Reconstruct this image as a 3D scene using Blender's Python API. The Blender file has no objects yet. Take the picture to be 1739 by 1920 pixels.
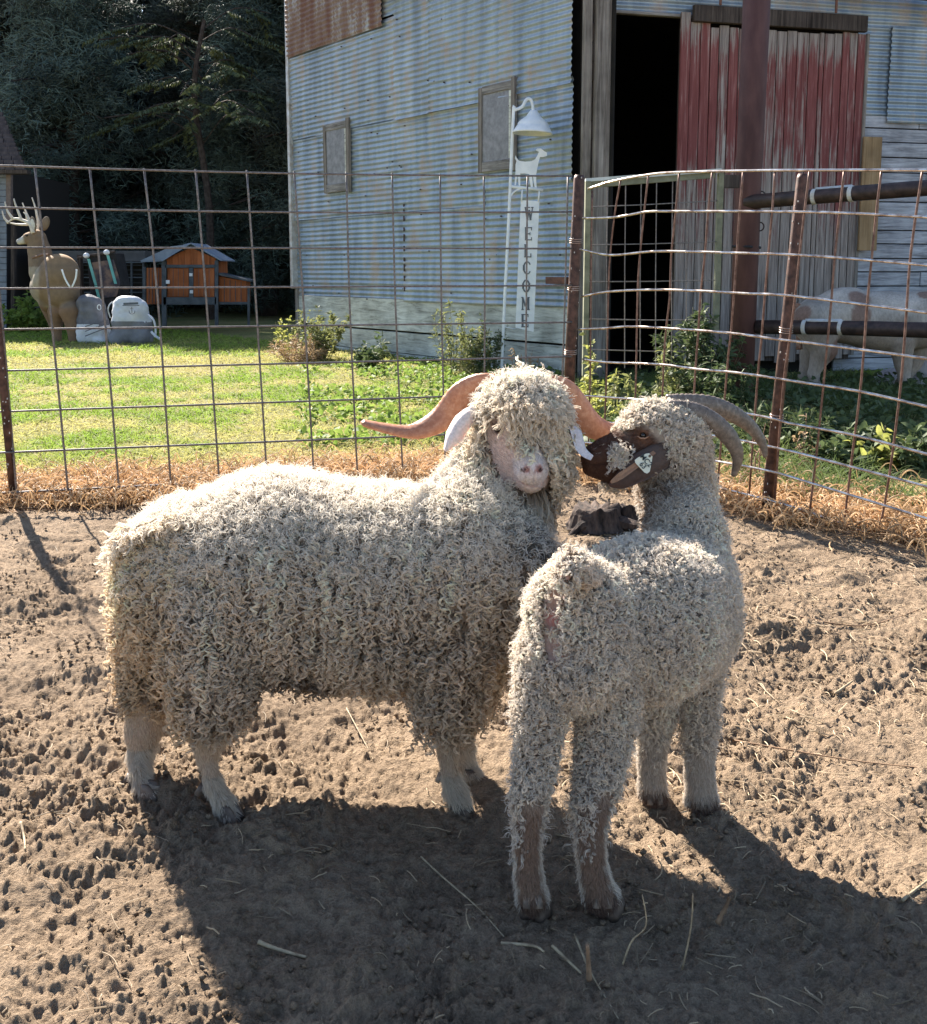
import bpy, bmesh, math, random
import numpy as np
from mathutils import Vector, Matrix, Euler

# ------------------------------------------------------------------ camera, light, exposure
SC = bpy.context.scene
COL = SC.collection
CAMH = 1.10                     # eye height of the crouching photographer
PITCH = math.atan(0.1327)       # camera looks slightly down
FPX = 1884.0                    # focal length in pixels of the 1739 px wide picture
CX, CY = 869.5, 760.0           # principal point (picture is cropped at the top)
cam = bpy.data.cameras.new('camera')
camo = bpy.data.objects.new('camera', cam); COL.objects.link(camo)
cam.sensor_fit = 'HORIZONTAL'; cam.sensor_width = 36.0
cam.lens = 36.0*FPX/1739.0
cam.shift_y = -(960.0-CY)/1739.0
cam.clip_start = 0.05; cam.clip_end = 600
camo.location = (0, 0, CAMH)
camo.rotation_euler = (math.pi/2-PITCH, 0, 0)
SC.camera = camo

SUN_EL, SUN_AZ = math.radians(37), (-0.527, 0.850)      # sun stands ahead and to the left
world = bpy.data.worlds.new('World'); SC.world = world; world.use_nodes = True
wn = world.node_tree.nodes; wl = world.node_tree.links
for n in list(wn): wn.remove(n)
sky = wn.new('ShaderNodeTexSky'); sky.sky_type = 'NISHITA'; sky.sun_disc = False
sky.sun_elevation = SUN_EL
sky.sun_rotation = math.atan2(SUN_AZ[0], SUN_AZ[1])
sky.air_density = 1.0; sky.dust_density = 0.6; sky.ozone_density = 1.5
bg = wn.new('ShaderNodeBackground'); bg.inputs['Strength'].default_value = 0.064
wo = wn.new('ShaderNodeOutputWorld')
wl.new(sky.outputs[0], bg.inputs[0]); wl.new(bg.outputs[0], wo.inputs[0])
sun = bpy.data.lights.new('sun', 'SUN'); sun.energy = 5.0; sun.angle = math.radians(0.53)
sun.color = (1.0, 0.92, 0.82)
suno = bpy.data.objects.new('sun', sun); COL.objects.link(suno)
SD = Vector((SUN_AZ[0]*math.cos(SUN_EL), SUN_AZ[1]*math.cos(SUN_EL), math.sin(SUN_EL))).normalized()
suno.rotation_euler = SD.to_track_quat('Z', 'Y').to_euler()
suno.location = (-10, 20, 20)
SC.view_settings.view_transform = 'Standard'; SC.view_settings.look = 'None'
SC.view_settings.exposure = 2.08; SC.view_settings.gamma = 1.0
SC.view_settings.use_curve_mapping = False
SC.render.engine = 'CYCLES'
SC.cycles.max_bounces = 8; SC.cycles.transparent_max_bounces = 12
SC.cycles.diffuse_bounces = 4; SC.cycles.glossy_bounces = 3
SC.cycles.use_denoising = True
SC.cycles_curves.shape = 'THICK'

RNG = np.random.default_rng(7)
random.seed(7)
cp, sp = math.cos(PITCH), math.sin(PITCH)

# ------------------------------------------------------------------ survey helpers: where a sight line meets a place
def ray(px, py):
    u = (px-CX)/FPX; v = (py-CY)/FPX
    return np.array([u, cp-v*sp, -(sp+v*cp)])
CAMP = np.array([0, 0, CAMH])
HEADSHIFT = [0.0]
def P(px, py, Y):
    if HEADSHIFT[0]:            # both raised heads reach a little further from the camera than the shoulders
        w = min(1, max(0, (1030-py)/85)); Y = Y+HEADSHIFT[0]*w*w*(3-2*w)*(px > 560)
    r = ray(px, py); return CAMP+r*(Y/r[1])
def G(px, py, z=0.0):
    r = ray(px, py); return CAMP+r*((z-CAMH)/r[2])
def S(pt):                      # metres per picture pixel at a point
    d = np.asarray(pt)-CAMP
    return (d[1]*cp-d[2]*sp)/FPX
def N(px, py, Y, rpx):
    p = P(px, py, Y); return (p, rpx*S(p))

# ------------------------------------------------------------------ materials
MATS = {}
def newmat(name):
    m = bpy.data.materials.new(name); m.use_nodes = True
    nt = m.node_tree
    for n in list(nt.nodes): nt.nodes.remove(n)
    return m, nt
def nd(nt, t, **k):
    n = nt.nodes.new(t)
    for a, b in k.items():
        if a in n.inputs: n.inputs[a].default_value = b
        else: setattr(n, a, b)
    return n
def ramp(nt, fac, stops, interp='LINEAR'):
    r = nt.nodes.new('ShaderNodeValToRGB'); r.color_ramp.interpolation = interp
    els = r.color_ramp.elements
    while len(els) < len(stops): els.new(0.5)
    for e, (p, c) in zip(els, stops):
        e.position = p; e.color = (*c, 1) if len(c) == 3 else c
    nt.links.new(fac, r.inputs[0]); return r.outputs[0]
def noise(nt, scale=5, detail=4, rough=0.55, vec=None, dist=0.0):
    n = nt.nodes.new('ShaderNodeTexNoise'); n.inputs['Scale'].default_value = scale
    n.inputs['Detail'].default_value = detail; n.inputs['Roughness'].default_value = rough
    n.inputs['Distortion'].default_value = dist
    if vec is not None: nt.links.new(vec, n.inputs['Vector'])
    return n.outputs[0]
def coords(nt, scale=(1, 1, 1), rot=(0, 0, 0), kind='Object'):
    t = nt.nodes.new('ShaderNodeTexCoord'); m = nt.nodes.new('ShaderNodeMapping')
    m.inputs['Scale'].default_value = scale; m.inputs['Rotation'].default_value = rot
    nt.links.new(t.outputs[kind], m.inputs[0]); return m.outputs[0]
def mixc(nt, a, b, fac, mode='MIX'):
    m = nt.nodes.new('ShaderNodeMix'); m.data_type = 'RGBA'; m.blend_type = mode
    for sock, v in ((m.inputs[0], fac), (m.inputs[6], a), (m.inputs[7], b)):
        if isinstance(v, (int, float)): sock.default_value = v
        elif isinstance(v, tuple): sock.default_value = (*v, 1) if len(v) == 3 else v
        else: nt.links.new(v, sock)
    return m.outputs[2]
def mathn(nt, op, a, b=None, c=None):
    m = nt.nodes.new('ShaderNodeMath'); m.operation = op
    for s, v in zip(m.inputs, (a, b, c)):
        if v is None: continue
        if isinstance(v, (int, float)): s.default_value = v
        else: nt.links.new(v, s)
    return m.outputs[0]
def finish(nt, col, rough=0.8, metal=0.0, bump=None, bdist=0.01, bstr=1.0, spec=0.3, trans=0.0, tcol=None, sss=0.0):
    b = nt.nodes.new('ShaderNodeBsdfPrincipled')
    if isinstance(col, tuple): b.inputs['Base Color'].default_value = (*col, 1)
    else: nt.links.new(col, b.inputs['Base Color'])
    if isinstance(rough, (int, float)): b.inputs['Roughness'].default_value = rough
    else: nt.links.new(rough, b.inputs['Roughness'])
    if isinstance(metal, (int, float)): b.inputs['Metallic'].default_value = metal
    else: nt.links.new(metal, b.inputs['Metallic'])
    b.inputs['Specular IOR Level'].default_value = spec
    if bump is not None:
        bp = nt.nodes.new('ShaderNodeBump'); bp.inputs['Distance'].default_value = bdist
        bp.inputs['Strength'].default_value = bstr
        nt.links.new(bump, bp.inputs['Height']); nt.links.new(bp.outputs[0], b.inputs['Normal'])
    out = nt.nodes.new('ShaderNodeOutputMaterial'); sh = b.outputs[0]
    if trans > 0:
        t = nt.nodes.new('ShaderNodeBsdfTranslucent')
        src = tcol if tcol is not None else col
        if isinstance(src, tuple): t.inputs[0].default_value = (*src, 1)
        else: nt.links.new(src, t.inputs[0])
        mx = nt.nodes.new('ShaderNodeMixShader'); mx.inputs[0].default_value = trans
        nt.links.new(b.outputs[0], mx.inputs[1]); nt.links.new(t.outputs[0], mx.inputs[2]); sh = mx.outputs[0]
    nt.links.new(sh, out.inputs[0])
    return b
def simple(name, c1, c2=None, scale=8, rough=0.7, metal=0.0, bump=0.0, sc=(1, 1, 1), trans=0.0, spec=0.3, lo=0.35, hi=0.65):
    if name in MATS: return MATS[name]
    m, nt = newmat(name)
    v = coords(nt, sc); f = noise(nt, scale, 6, 0.6, v)
    c = ramp(nt, f, [(lo, c1), (hi, c2 or c1)])
    finish(nt, c, rough, metal, f if bump else None, bump, 1.0, spec, trans)
    MATS[name] = m; return m

# ------------------------------------------------------------------ objects
def tag(o, label=None, cat=None, group=None, kind=None):
    if label: o['label'] = label
    if cat: o['category'] = cat
    if group: o['group'] = group
    if kind: o['kind'] = kind
    return o
def empty(name, loc=(0, 0, 0), label=None, cat=None, group=None, rz=0.0):
    o = bpy.data.objects.new(name, None); COL.objects.link(o); o.location = loc
    o.rotation_euler = (0, 0, rz); o.empty_display_size = 0.1
    return tag(o, label, cat, group)
def link(name, data, parent=None, loc=None):
    o = bpy.data.objects.new(name, data); COL.objects.link(o)
    if parent is not None:
        o.parent = parent
        if loc is None and parent.type == 'EMPTY': o.location = tuple(-Vector(parent.location))   # data in world metres
    if loc is not None: o.location = loc
    return o
def mk(name, verts, faces, mat, parent=None, smooth=False, col=None, loc=None, mats=None, midx=None):
    me = bpy.data.meshes.new(name)
    verts = np.asarray(verts, dtype=np.float32)
    if isinstance(faces, np.ndarray):
        nf, k = faces.shape
        me.vertices.add(len(verts)); me.vertices.foreach_set('co', verts.ravel())
        me.loops.add(nf*k); me.loops.foreach_set('vertex_index', faces.astype(np.int32).ravel())
        me.polygons.add(nf); me.polygons.foreach_set('loop_start', np.arange(0, nf*k, k, dtype=np.int32))
        me.polygons.foreach_set('loop_total', np.full(nf, k, dtype=np.int32))
        me.update(calc_edges=True); me.validate()
    else:
        me.from_pydata([tuple(map(float, v)) for v in verts], [], faces); me.update()
    if smooth: me.polygons.foreach_set('use_smooth', np.ones(len(me.polygons), dtype=bool))
    if col is not None:
        a = me.attributes.new('Col', 'FLOAT_COLOR', 'POINT')
        c = np.ones((len(verts), 4), dtype=np.float32); c[:, :3] = col
        a.data.foreach_set('color', c.ravel())
    if mats:
        for m in mats: me.materials.append(m)
        me.polygons.foreach_set('material_index', np.asarray(midx, dtype=np.int32))
    elif mat is not None: me.materials.append(mat)
    return link(name, me, parent, loc)
class MB:                       # collects shapes into one mesh
    def __init__(s): s.v = []; s.f = []; s.n = 0
    def add(s, v, f):
        v = [tuple(map(float, x)) for x in v]
        s.v += v; s.f += [tuple(i+s.n for i in q) for q in f]; s.n += len(v); return s
    def box(s, c, ax, ay, az):  # centre and three half-axis vectors
        c, ax, ay, az = (np.asarray(q, float) for q in (c, ax, ay, az))
        v = [c+i*ax+j*ay+k*az for k in (-1, 1) for j in (-1, 1) for i in (-1, 1)]
        return s.add(v, [(0, 2, 3, 1), (4, 5, 7, 6), (0, 1, 5, 4), (2, 6, 7, 3), (0, 4, 6, 2), (1, 3, 7, 5)])
    def tube(s, pts, rad, n=6, cap=True, flat=1.0, up=None):
        pts = [np.asarray(p, float) for p in pts]; m = len(pts)
        if not hasattr(rad, '__len__'): rad = [rad]*m
        ref = np.array(up if up is not None else (0, 0, 1.0), float)
        v = []; pu = None
        for i, p in enumerate(pts):
            t = pts[min(i+1, m-1)]-pts[max(i-1, 0)]; t = t/(np.linalg.norm(t)+1e-9)
            if pu is None:
                if abs(t@ref) > 0.95: ref = np.array((1.0, 0, 0))
                u = np.cross(ref, t)
            else: u = pu-(pu@t)*t
            u = u/(np.linalg.norm(u)+1e-9); w = np.cross(t, u); pu = u
            for k in range(n):
                a = 2*math.pi*k/n
                v.append(p+rad[i]*(math.cos(a)*u*flat+math.sin(a)*w))
        f = [(i*n+k, i*n+(k+1) % n, (i+1)*n+(k+1) % n, (i+1)*n+k) for i in range(m-1) for k in range(n)]
        if cap: f += [tuple(range(n))[::-1], tuple((m-1)*n+k for k in range(n))]
        return s.add(v, f)
    def lathe(s, c, prof, n=24, axis=(0, 0, 1)):
        ax = Vector(axis).normalized(); q = Vector((0, 0, 1)).rotation_difference(ax).to_matrix()
        v = []; c = Vector([float(x) for x in c])
        for r, z in prof:
            for k in range(n):
                a = 2*math.pi*k/n; v.append(c+q@Vector((r*math.cos(a), r*math.sin(a), z)))
        f = [(i*n+k, i*n+(k+1) % n, (i+1)*n+(k+1) % n, (i+1)*n+k) for i in range(len(prof)-1) for k in range(n)]
        return s.add(v, f)
    def build(s, name, mat, parent=None, smooth=False, loc=None):
        return mk(name, s.v, s.f, mat, parent, smooth, loc=loc)
def bevel(o, w=0.004, seg=2):
    m = o.modifiers.new('bevel', 'BEVEL'); m.width = w; m.segments = seg; m.limit_method = 'ANGLE'; return o
def curves(name, pts, npts, rad, mat, parent=None, tint=None, kind='stuff', label=None):
    """hair-like strands: pts (k, npts, 3), rad (k, npts)"""
    k = pts.shape[0]
    hc = bpy.data.hair_curves.new(name); hc.add_curves([npts]*k)
    hc.attributes['position'].data.foreach_set('vector', np.ascontiguousarray(pts, dtype=np.float32).ravel())
    hc.attributes.new('radius', 'FLOAT', 'POINT').data.foreach_set('value', np.ascontiguousarray(rad, dtype=np.float32).ravel())
    if tint is not None:
        c = np.ones((k, 4), dtype=np.float32); c[:, :3] = tint
        hc.attributes.new('tint', 'FLOAT_COLOR', 'CURVE').data.foreach_set('color', c.ravel())
    hc.materials.append(mat)
    o = link(name, hc, parent)
    if kind: o['kind'] = kind
    if label: o['label'] = label
    return o

# ------------------------------------------------------------------ numeric noise
def _h(ix, iy, iz, seed):
    n = (ix.astype(np.int64)*374761393+iy.astype(np.int64)*668265263+iz.astype(np.int64)*2147483647+seed*974634777) & 0xffffffff
    n = ((n ^ (n >> 13))*1274126177) & 0xffffffff
    n = (n ^ (n >> 16)) & 0xffff
    return n/65535.0
def vnoise(x, y, z=None, seed=0):
    if z is None: z = np.zeros_like(x)
    x0, y0, z0 = np.floor(x), np.floor(y), np.floor(z)
    fx, fy, fz = x-x0, y-y0, z-z0
    fx, fy, fz = (q*q*(3-2*q) for q in (fx, fy, fz))
    r = 0
    for i in (0, 1):
        for j in (0, 1):
            for k in (0, 1):
                w = (fx if i else 1-fx)*(fy if j else 1-fy)*(fz if k else 1-fz)
                r = r+w*_h(x0+i, y0+j, z0+k, seed)
    return r
def fbm(x, y, z=None, seed=0, octv=4, gain=0.5):
    a, s, t = 1.0, 0, 0
    for o in range(octv):
        m = 2.0**o
        s = s+a*vnoise(x*m+o*17.3, y*m+o*9.1, None if z is None else z*m, seed+o); t += a; a *= gain
    return s/t
def unit(a): return a/(np.linalg.norm(a, axis=-1, keepdims=True)+1e-9)

# ------------------------------------------------------------------ smooth-blended bodies
class Body:
    def __init__(s): s.p = []
    def cap(s, a, b, k=0.03, sub=False):                 # a, b = (point, radius)
        s.p.append(('c', np.asarray(a[0]), np.asarray(b[0]), a[1], b[1], k, sub)); return s
    def chain(s, nodes, k=0.03):
        for a, b in zip(nodes[:-1], nodes[1:]): s.cap(a, b, k)
        return s
    def ell(s, c, r, axes=None, k=0.02, sub=False):       # ellipsoid: centre, radii, rows = axes
        s.p.append(('e', np.asarray(c, float), np.asarray(r, float), np.eye(3) if axes is None else np.asarray(axes, float), 0, k, sub)); return s
    def one(s, q, X):
        if q[0] == 'c':
            _, a, b, ra, rb, k, sub = q; ba = b-a
            t = np.clip(((X-a)@ba)/(ba@ba+1e-12), 0, 1)
            return np.linalg.norm(X-a-t[..., None]*ba, axis=-1)-(ra+(rb-ra)*t)
        _, c, r, A, _, k, sub = q
        l = (X-c)@A.T; k0 = np.linalg.norm(l/r, axis=-1); k1 = np.linalg.norm(l/(r*r), axis=-1)
        return k0*(k0-1)/(k1+1e-9)
    def bbox(s, q):
        if q[0] == 'c': return np.minimum(q[1]-q[3], q[2]-q[4]), np.maximum(q[1]+q[3], q[2]+q[4])
        m = q[2].max(); return q[1]-m, q[1]+m
    def comb(s, d, di, k, sub):
        if sub:
            h = np.clip(0.5-0.5*(di+d)/k, 0, 1); return d+(-di-d)*h+k*h*(1-h)
        h = np.clip(0.5+0.5*(d-di)/k, 0, 1); return d+(di-d)*h-k*h*(1-h)
    def dist(s, X):
        d = np.full(X.shape[:-1], 0.3)
        for q in s.p: d = s.comb(d, s.one(q, X), q[5], q[6])
        return d
    def mesh(s, h):
        bb = [s.bbox(q) for q in s.p if not q[6]]
        lo = np.min([b[0] for b in bb], axis=0)-3*h; hi = np.max([b[1] for b in bb], axis=0)+3*h
        n = np.ceil((hi-lo)/h).astype(int)+1
        ax = [lo[i]+h*np.arange(n[i]) for i in range(3)]
        D = np.full(tuple(n), 0.12, dtype=np.float32)
        for q in s.p:
            a, b = s.bbox(q); m = q[5]+0.02
            i0 = np.maximum(np.floor((a-m-lo)/h).astype(int), 0); i1 = np.minimum(np.ceil((b+m-lo)/h).astype(int)+1, n)
            sl = tuple(slice(i0[i], i1[i]) for i in range(3))
            g = np.stack(np.meshgrid(*[ax[i][sl[i]] for i in range(3)], indexing='ij'), -1)
            D[sl] = s.comb(D[sl], s.one(q, g), q[5], q[6])
        return nets(D, lo, h)
    def project(s, V, it=2):
        for _ in range(it):
            g = s.grad(V); V = V-g*s.dist(V)[:, None]*0.9
        return V
    def grad(s, V, e=0.0015):
        g = np.stack([s.dist(V+e*np.eye(3)[i])-s.dist(V-e*np.eye(3)[i]) for i in range(3)], -1)
        return unit(g)
    def hit(s, px, py, Y0, back=0.35):                    # where the sight line first meets the body
        r = ray(px, py); ys = np.linspace(Y0-back, Y0+back, 900)
        X = CAMP+r*(ys/r[1])[:, None]; d = s.dist(X); i = np.argmax(d < 0)
        if not (d < 0).any(): i = int(np.argmin(d))
        return X[i]
def nets(D, lo, h):
    n = np.array(D.shape); IN = D < 0
    cn = n-1
    cnt = np.zeros(cn, np.float32); acc = np.zeros((*cn, 3), np.float32)
    def sl(o): return tuple(slice(o[i], o[i]+cn[i]) for i in range(3))
    for a in range(3):
        for o1 in (0, 1):
            for o2 in (0, 1):
                o = [0, 0, 0]; others = [i for i in range(3) if i != a]
                o[others[0]] = o1; o[others[1]] = o2; p = list(o); p[a] = 1
                A = D[sl(o)]; B = D[sl(p)]; cr = (A < 0) != (B < 0)
                t = np.where(cr, A/np.where(cr, A-B, 1), 0)
                cnt += cr
                acc[..., others[0]] += cr*o1; acc[..., others[1]] += cr*o2; acc[..., a] += cr*t
    act = cnt > 0; idx = -np.ones(cn, np.int64); idx[act] = np.arange(act.sum())
    cell = np.argwhere(act).astype(np.float32)
    V = lo+h*(cell+acc[act]/cnt[act][:, None])
    F = []
    for a in range(3):
        b, c = [(1, 2), (2, 0), (0, 1)][a]
        s0 = [slice(0, n[i]) for i in range(3)]; s1 = list(s0)
        s0[a] = slice(0, n[a]-1); s1[a] = slice(1, n[a])
        A = IN[tuple(s0)]; B = IN[tuple(s1)]
        for flip, M in ((0, A & ~B), (1, B & ~A)):
            e = np.argwhere(M); e = e[(e[:, b] > 0) & (e[:, c] > 0) & (e[:, b] < cn[b]) & (e[:, c] < cn[c])]
            if not len(e): continue
            def ci(db, dc):
                q = e.copy(); q[:, b] -= db; q[:, c] -= dc; return idx[q[:, 0], q[:, 1], q[:, 2]]
            quad = [ci(1, 1), ci(0, 1), ci(0, 0), ci(1, 0)]
            if flip: quad = quad[::-1]
            F.append(np.stack(quad, -1))
    return V, np.concatenate(F)
def sample(V, F, n, w=None, rng=RNG):
    tri = np.concatenate([F[:, [0, 1, 2]], F[:, [0, 2, 3]]])
    a, b, c = V[tri[:, 0]], V[tri[:, 1]], V[tri[:, 2]]
    cr = np.cross(b-a, c-a); ar = np.linalg.norm(cr, axis=1)
    if w is not None: ar = ar*np.concatenate([w, w])
    i = rng.choice(len(tri), n, p=ar/ar.sum())
    u, v = rng.random((2, n)); m = u+v > 1; u[m] = 1-u[m]; v[m] = 1-v[m]
    return a[i]+(b-a)[i]*u[:, None]+(c-a)[i]*v[:, None]
def tsmooth(t): t = np.clip(t, 0, 1); return t*t*(3-2*t)
def strands(roots, nrm, flow, L, rng, rope=0.0, phj=0.25, npts=20, rc=0.004, pitch=0.013, nstr=3, srad=0.001, lift=0.8, bend=2.5, hug=0.10, spread=0.0012, taper=0.6, tight=1.0, wig=0.25):
    """wavy locks: leave along the normal, fall along the flow, wound into ringlets"""
    k = len(roots); t = np.linspace(0, 1, npts)
    L = np.broadcast_to(L, (k,))*rng.uniform(0.7, 1.25, k)
    fl = unit(flow+rng.normal(0, wig, (k, 3))); nn = unit(nrm+rng.normal(0, 0.18, (k, 3)))
    ft = fl-(fl*nrm).sum(1, keepdims=True)*nrm*(((fl*nrm).sum(1, keepdims=True)) < 0)
    d0 = unit(nn*lift+ft*(1-lift)); d1 = unit(ft+nrm*hug)
    w = tsmooth(t*bend)[None, :, None]
    D = unit(d0[:, None]*(1-w)+d1[:, None]*w)
    C = roots[:, None]+np.concatenate([np.zeros((k, 1, 3)), np.cumsum(D[:, :-1], 1)], 1)*(L/(npts-1))[:, None, None]
    if rope:
        wx = 1-np.abs(nrm[:, 0]); per = 0.036
        sx_ = np.sin(2*np.pi*(roots[:, 0]+0.02*vnoise(roots[:, 0]*9, roots[:, 2]*5, seed=4))/per)*wx; sy_ = np.sin(2*np.pi*(roots[:, 1]+0.02*vnoise(roots[:, 1]*9, roots[:, 2]*5, seed=6))/per)*(1-wx)
        C[..., 0] -= rope*sx_[:, None]*t[None]; C[..., 1] -= rope*sy_[:, None]*t[None]
        sgx = -np.cos(2*np.pi*(roots[:, 0]+0.02*vnoise(roots[:, 0]*9, roots[:, 2]*5, seed=4))/per)*wx
        C += nrm[:, None]*(0.5*rope*sgx[:, None]*t[None])[..., None]
    ref = unit(rng.normal(0, 1, (k, 3)))[:, None]
    U = unit(np.cross(D, ref)); W = np.cross(D, U)
    rc = np.broadcast_to(rc, (k,)); pitch = np.broadcast_to(pitch, (k,))
    env = np.minimum(1, t*3)*(0.55+0.6*t)
    out = []; rr = []
    turn = (2*np.pi*L/(pitch*rng.uniform(0.8, 1.3, k)))[:, None]*(t[None]**tight)
    ph0 = rng.uniform(0, 6.28, k)[:, None]; hand = rng.choice([-1, 1], k)[:, None]
    for s in range(nstr):
        a = ph0+hand*turn+rng.normal(0, phj, (k, 1))*t[None]
        e = (rc*rng.uniform(0.75, 1.25, k))[:, None]*env[None]
        off = rng.normal(0, spread, (k, 1, 3))*(0.4+0.8*t)[None, :, None]
        out.append(C+off+(e*np.cos(a))[..., None]*U+(e*np.sin(a))[..., None]*W)
        rr.append(np.broadcast_to(srad*rng.uniform(0.7, 1.25, (k, 1))*(1-taper*t[None]**2), (k, npts)))
    return np.concatenate(out), np.concatenate(rr)
# ------------------------------------------------------------------ the pen's outline, ground and lawn
FX = np.array([-14, -2.09, 0.59, 1.36, 1.86, 3.2, 14]); FY = np.array([1.04, 4.60, 5.40, 4.44, 4.02, 2.90, -6.0])
def fence_y(x): return np.interp(x, FX, FY)

def dirt_h(x, y):
    h = (fbm(x*2.6, y*3.2, seed=3, octv=3)-0.5)*0.085
    wx_, wy_ = x+0.05*vnoise(x*11, y*11, seed=61), y+0.05*vnoise(x*11+7, y*11, seed=62)
    md_ = 0.30+1.25*tsmooth((fbm(x*1.9, y*1.9, seed=90, octv=3)-0.33)/0.34)
    h += (fbm(wx_*7, wy_*8, seed=63, octv=6, gain=0.70)-0.5)*0.064*md_
    d = fbm(x*9, y*11, seed=11, octv=2); h -= tsmooth((d-0.60)/0.2)*0.006
    c = 1-np.abs(2*vnoise(x*24+3*vnoise(x*9, y*9, seed=5), y*30, seed=21)-1); h += (c-0.5)*0.006
    c2 = 1-np.abs(2*vnoise(x*55+9, y*66, seed=31)-1); h += (c2-0.5)*0.0060
    d2 = vnoise(x*34, y*44, seed=41); h -= tsmooth((d2-0.76)/0.18)*0.0012
    cr_ = vnoise(x*75, y*80, seed=55); h += tsmooth((cr_-0.55)/0.3)*0.0055*md_
    h += (vnoise(x*150, y*160, seed=51)-0.5)*0.0050
    return h*1.0

m, nt = newmat('dirt'); v = coords(nt)
f1 = noise(nt, 3.0, 8, 0.62, v); f2 = noise(nt, 38, 8, 0.7, v); f3 = noise(nt, 210, 4, 0.7, v)
c = ramp(nt, f1, [(0.36, (0.155, 0.110, 0.076)), (0.56, (0.38, 0.280, 0.194))])
c = mixc(nt, c, ramp(nt, f2, [(0.36, (0.075, 0.051, 0.035)), (0.56, (0.42, 0.306, 0.206))]), 0.50)
c = mixc(nt, c, ramp(nt, f3, [(0.38, (0.06, 0.042, 0.03)), (0.70, (0.48, 0.37, 0.25))]), 0.30)
bb = mathn(nt, 'ADD', mathn(nt, 'MULTIPLY', f2, 1.0), mathn(nt, 'MULTIPLY', f3, 0.5))
finish(nt, c, 0.95, 0, bb, 0.022, 1.0, 0.1); DIRT = m

nu, nv = 900, 640
uu = np.linspace(-1, 1, nu); vv = np.linspace(0, 1, nv)
Yg = 0.75*(6.2/0.75)**vv
Xg = uu[None]*(0.60*Yg[:, None]+0.28); Yg = np.broadcast_to(Yg[:, None], Xg.shape)
Z = dirt_h(Xg, Yg)
over = Yg-fence_y(Xg)
Z = Z*(1-tsmooth((over+0.35)/0.5)*0.92)-tsmooth((over-0.05)/0.25)*0.03
edge = tsmooth((np.abs(uu)-0.97)/0.03)[None]*0.03
Z = Z-edge
ii = np.arange(nu*nv).reshape(nv, nu)
Fq = np.stack([ii[:-1, :-1], ii[:-1, 1:], ii[1:, 1:], ii[1:, :-1]], -1).reshape(-1, 4)
tag(mk('pen_ground', np.stack([Xg, Yg, Z], -1).reshape(-1, 3), Fq, DIRT, smooth=True), kind='structure',
    label='trampled dry brown dirt of the animal pen, full of hoof prints')
g = MB(); g.add([(-300, -60, -0.045), (300, -60, -0.045), (300, 400, -0.045), (-300, 400, -0.045)], [(0, 1, 2, 3)])
tag(g.build('ground', DIRT), kind='structure')

m, nt = newmat('lawn'); v = coords(nt)
f1 = noise(nt, 0.8, 4, 0.6, v); f2 = noise(nt, 30, 6, 0.7, v)
c = ramp(nt, f1, [(0.38, (0.10, 0.14, 0.035)), (0.62, (0.26, 0.21, 0.09))])
c = mixc(nt, c, ramp(nt, f2, [(0.35, (0.05, 0.06, 0.02)), (0.65, (0.34, 0.28, 0.13))]), 0.45)
finish(nt, c, 0.95, 0, f2, 0.02, 1.0, 0.1); LAWN = m
xs = np.concatenate([np.arange(-14, 3.4, 0.06), [6, 14]])
rows = [0.0, 0.15, 0.4, 0.8, 1.6, 3, 6, 12, 25, 60]
V = []; F = []
jit = (vnoise(xs*5, xs*0, seed=2)-0.5)*0.16
for r in rows:
    for x, j in zip(xs, jit):
        y = float(fence_y(x))+0.03+j+r; V.append((x, y, -0.004+0.012*min(1, r*4)))
n = len(xs)
F = [(i*n+k, i*n+k+1, (i+1)*n+k+1, (i+1)*n+k) for i in range(len(rows)-1) for k in range(n-1)]
tag(mk('lawn', V, F, LAWN), kind='structure', label='mown sunlit lawn beyond the wire fence')

# ------------------------------------------------------------------ wall frames
def wframe(C, d):
    C = np.array([*C, 0.0]); d = np.array([*d, 0.0]); d /= np.linalg.norm(d)
    n = np.array([d[1], -d[0], 0.0])
    if n@(CAMP-C) < 0: n = -n
    return C, d, n
def onwall(fr, px, py):
    C, d, n = fr; r = ray(px, py); C = C+n*(0.085 if abs(C[1]-10.4) < 0.01 else 0); t = ((C-CAMP)@n)/(r@n); X = CAMP+r*t
    return float((X-C)@d), float(X[2])
def wp(fr, s, z, o=0.0):
    C, d, n = fr; return C+d*s+n*o+np.array([0, 0, z])
LW = wframe((1.28, 10.4), (-0.615, 0.788))      # long corrugated wall
RW = wframe((1.28, 10.4), (0.972, 0.233))       # wall with the sliding door
UP = np.array([0, 0, 1.0])

# weathered metal
m, nt = newmat('corrugated'); v = coords(nt)
oi = nt.nodes.new('ShaderNodeObjectInfo')
sh = nt.nodes.new('ShaderNodeVectorMath'); sh.operation = 'ADD'
cx = nt.nodes.new('ShaderNodeCombineXYZ'); nt.links.new(mathn(nt, 'MULTIPLY', oi.outputs['Random'], 20), cx.inputs[0])
nt.links.new(v, sh.inputs[0]); nt.links.new(cx.outputs[0], sh.inputs[1])
mp = nt.nodes.new('ShaderNodeMapping'); mp.inputs['Scale'].default_value = (4.5, 4.5, 0.55); nt.links.new(sh.outputs[0], mp.inputs[0])
st = noise(nt, 1.0, 7, 0.65, mp.outputs[0]); f2 = noise(nt, 3.0, 6, 0.6, sh.outputs[0]); f3 = noise(nt, 60, 5, 0.7, v)
c = ramp(nt, st, [(0.30, (0.16, 0.20, 0.25)), (0.50, (0.27, 0.33, 0.39)), (0.72, (0.42, 0.47, 0.52))])
rustf = ramp(nt, mathn(nt, 'MULTIPLY', f2, st), [(0.255, (0, 0, 0)), (0.38, (1, 1, 1))])
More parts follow.
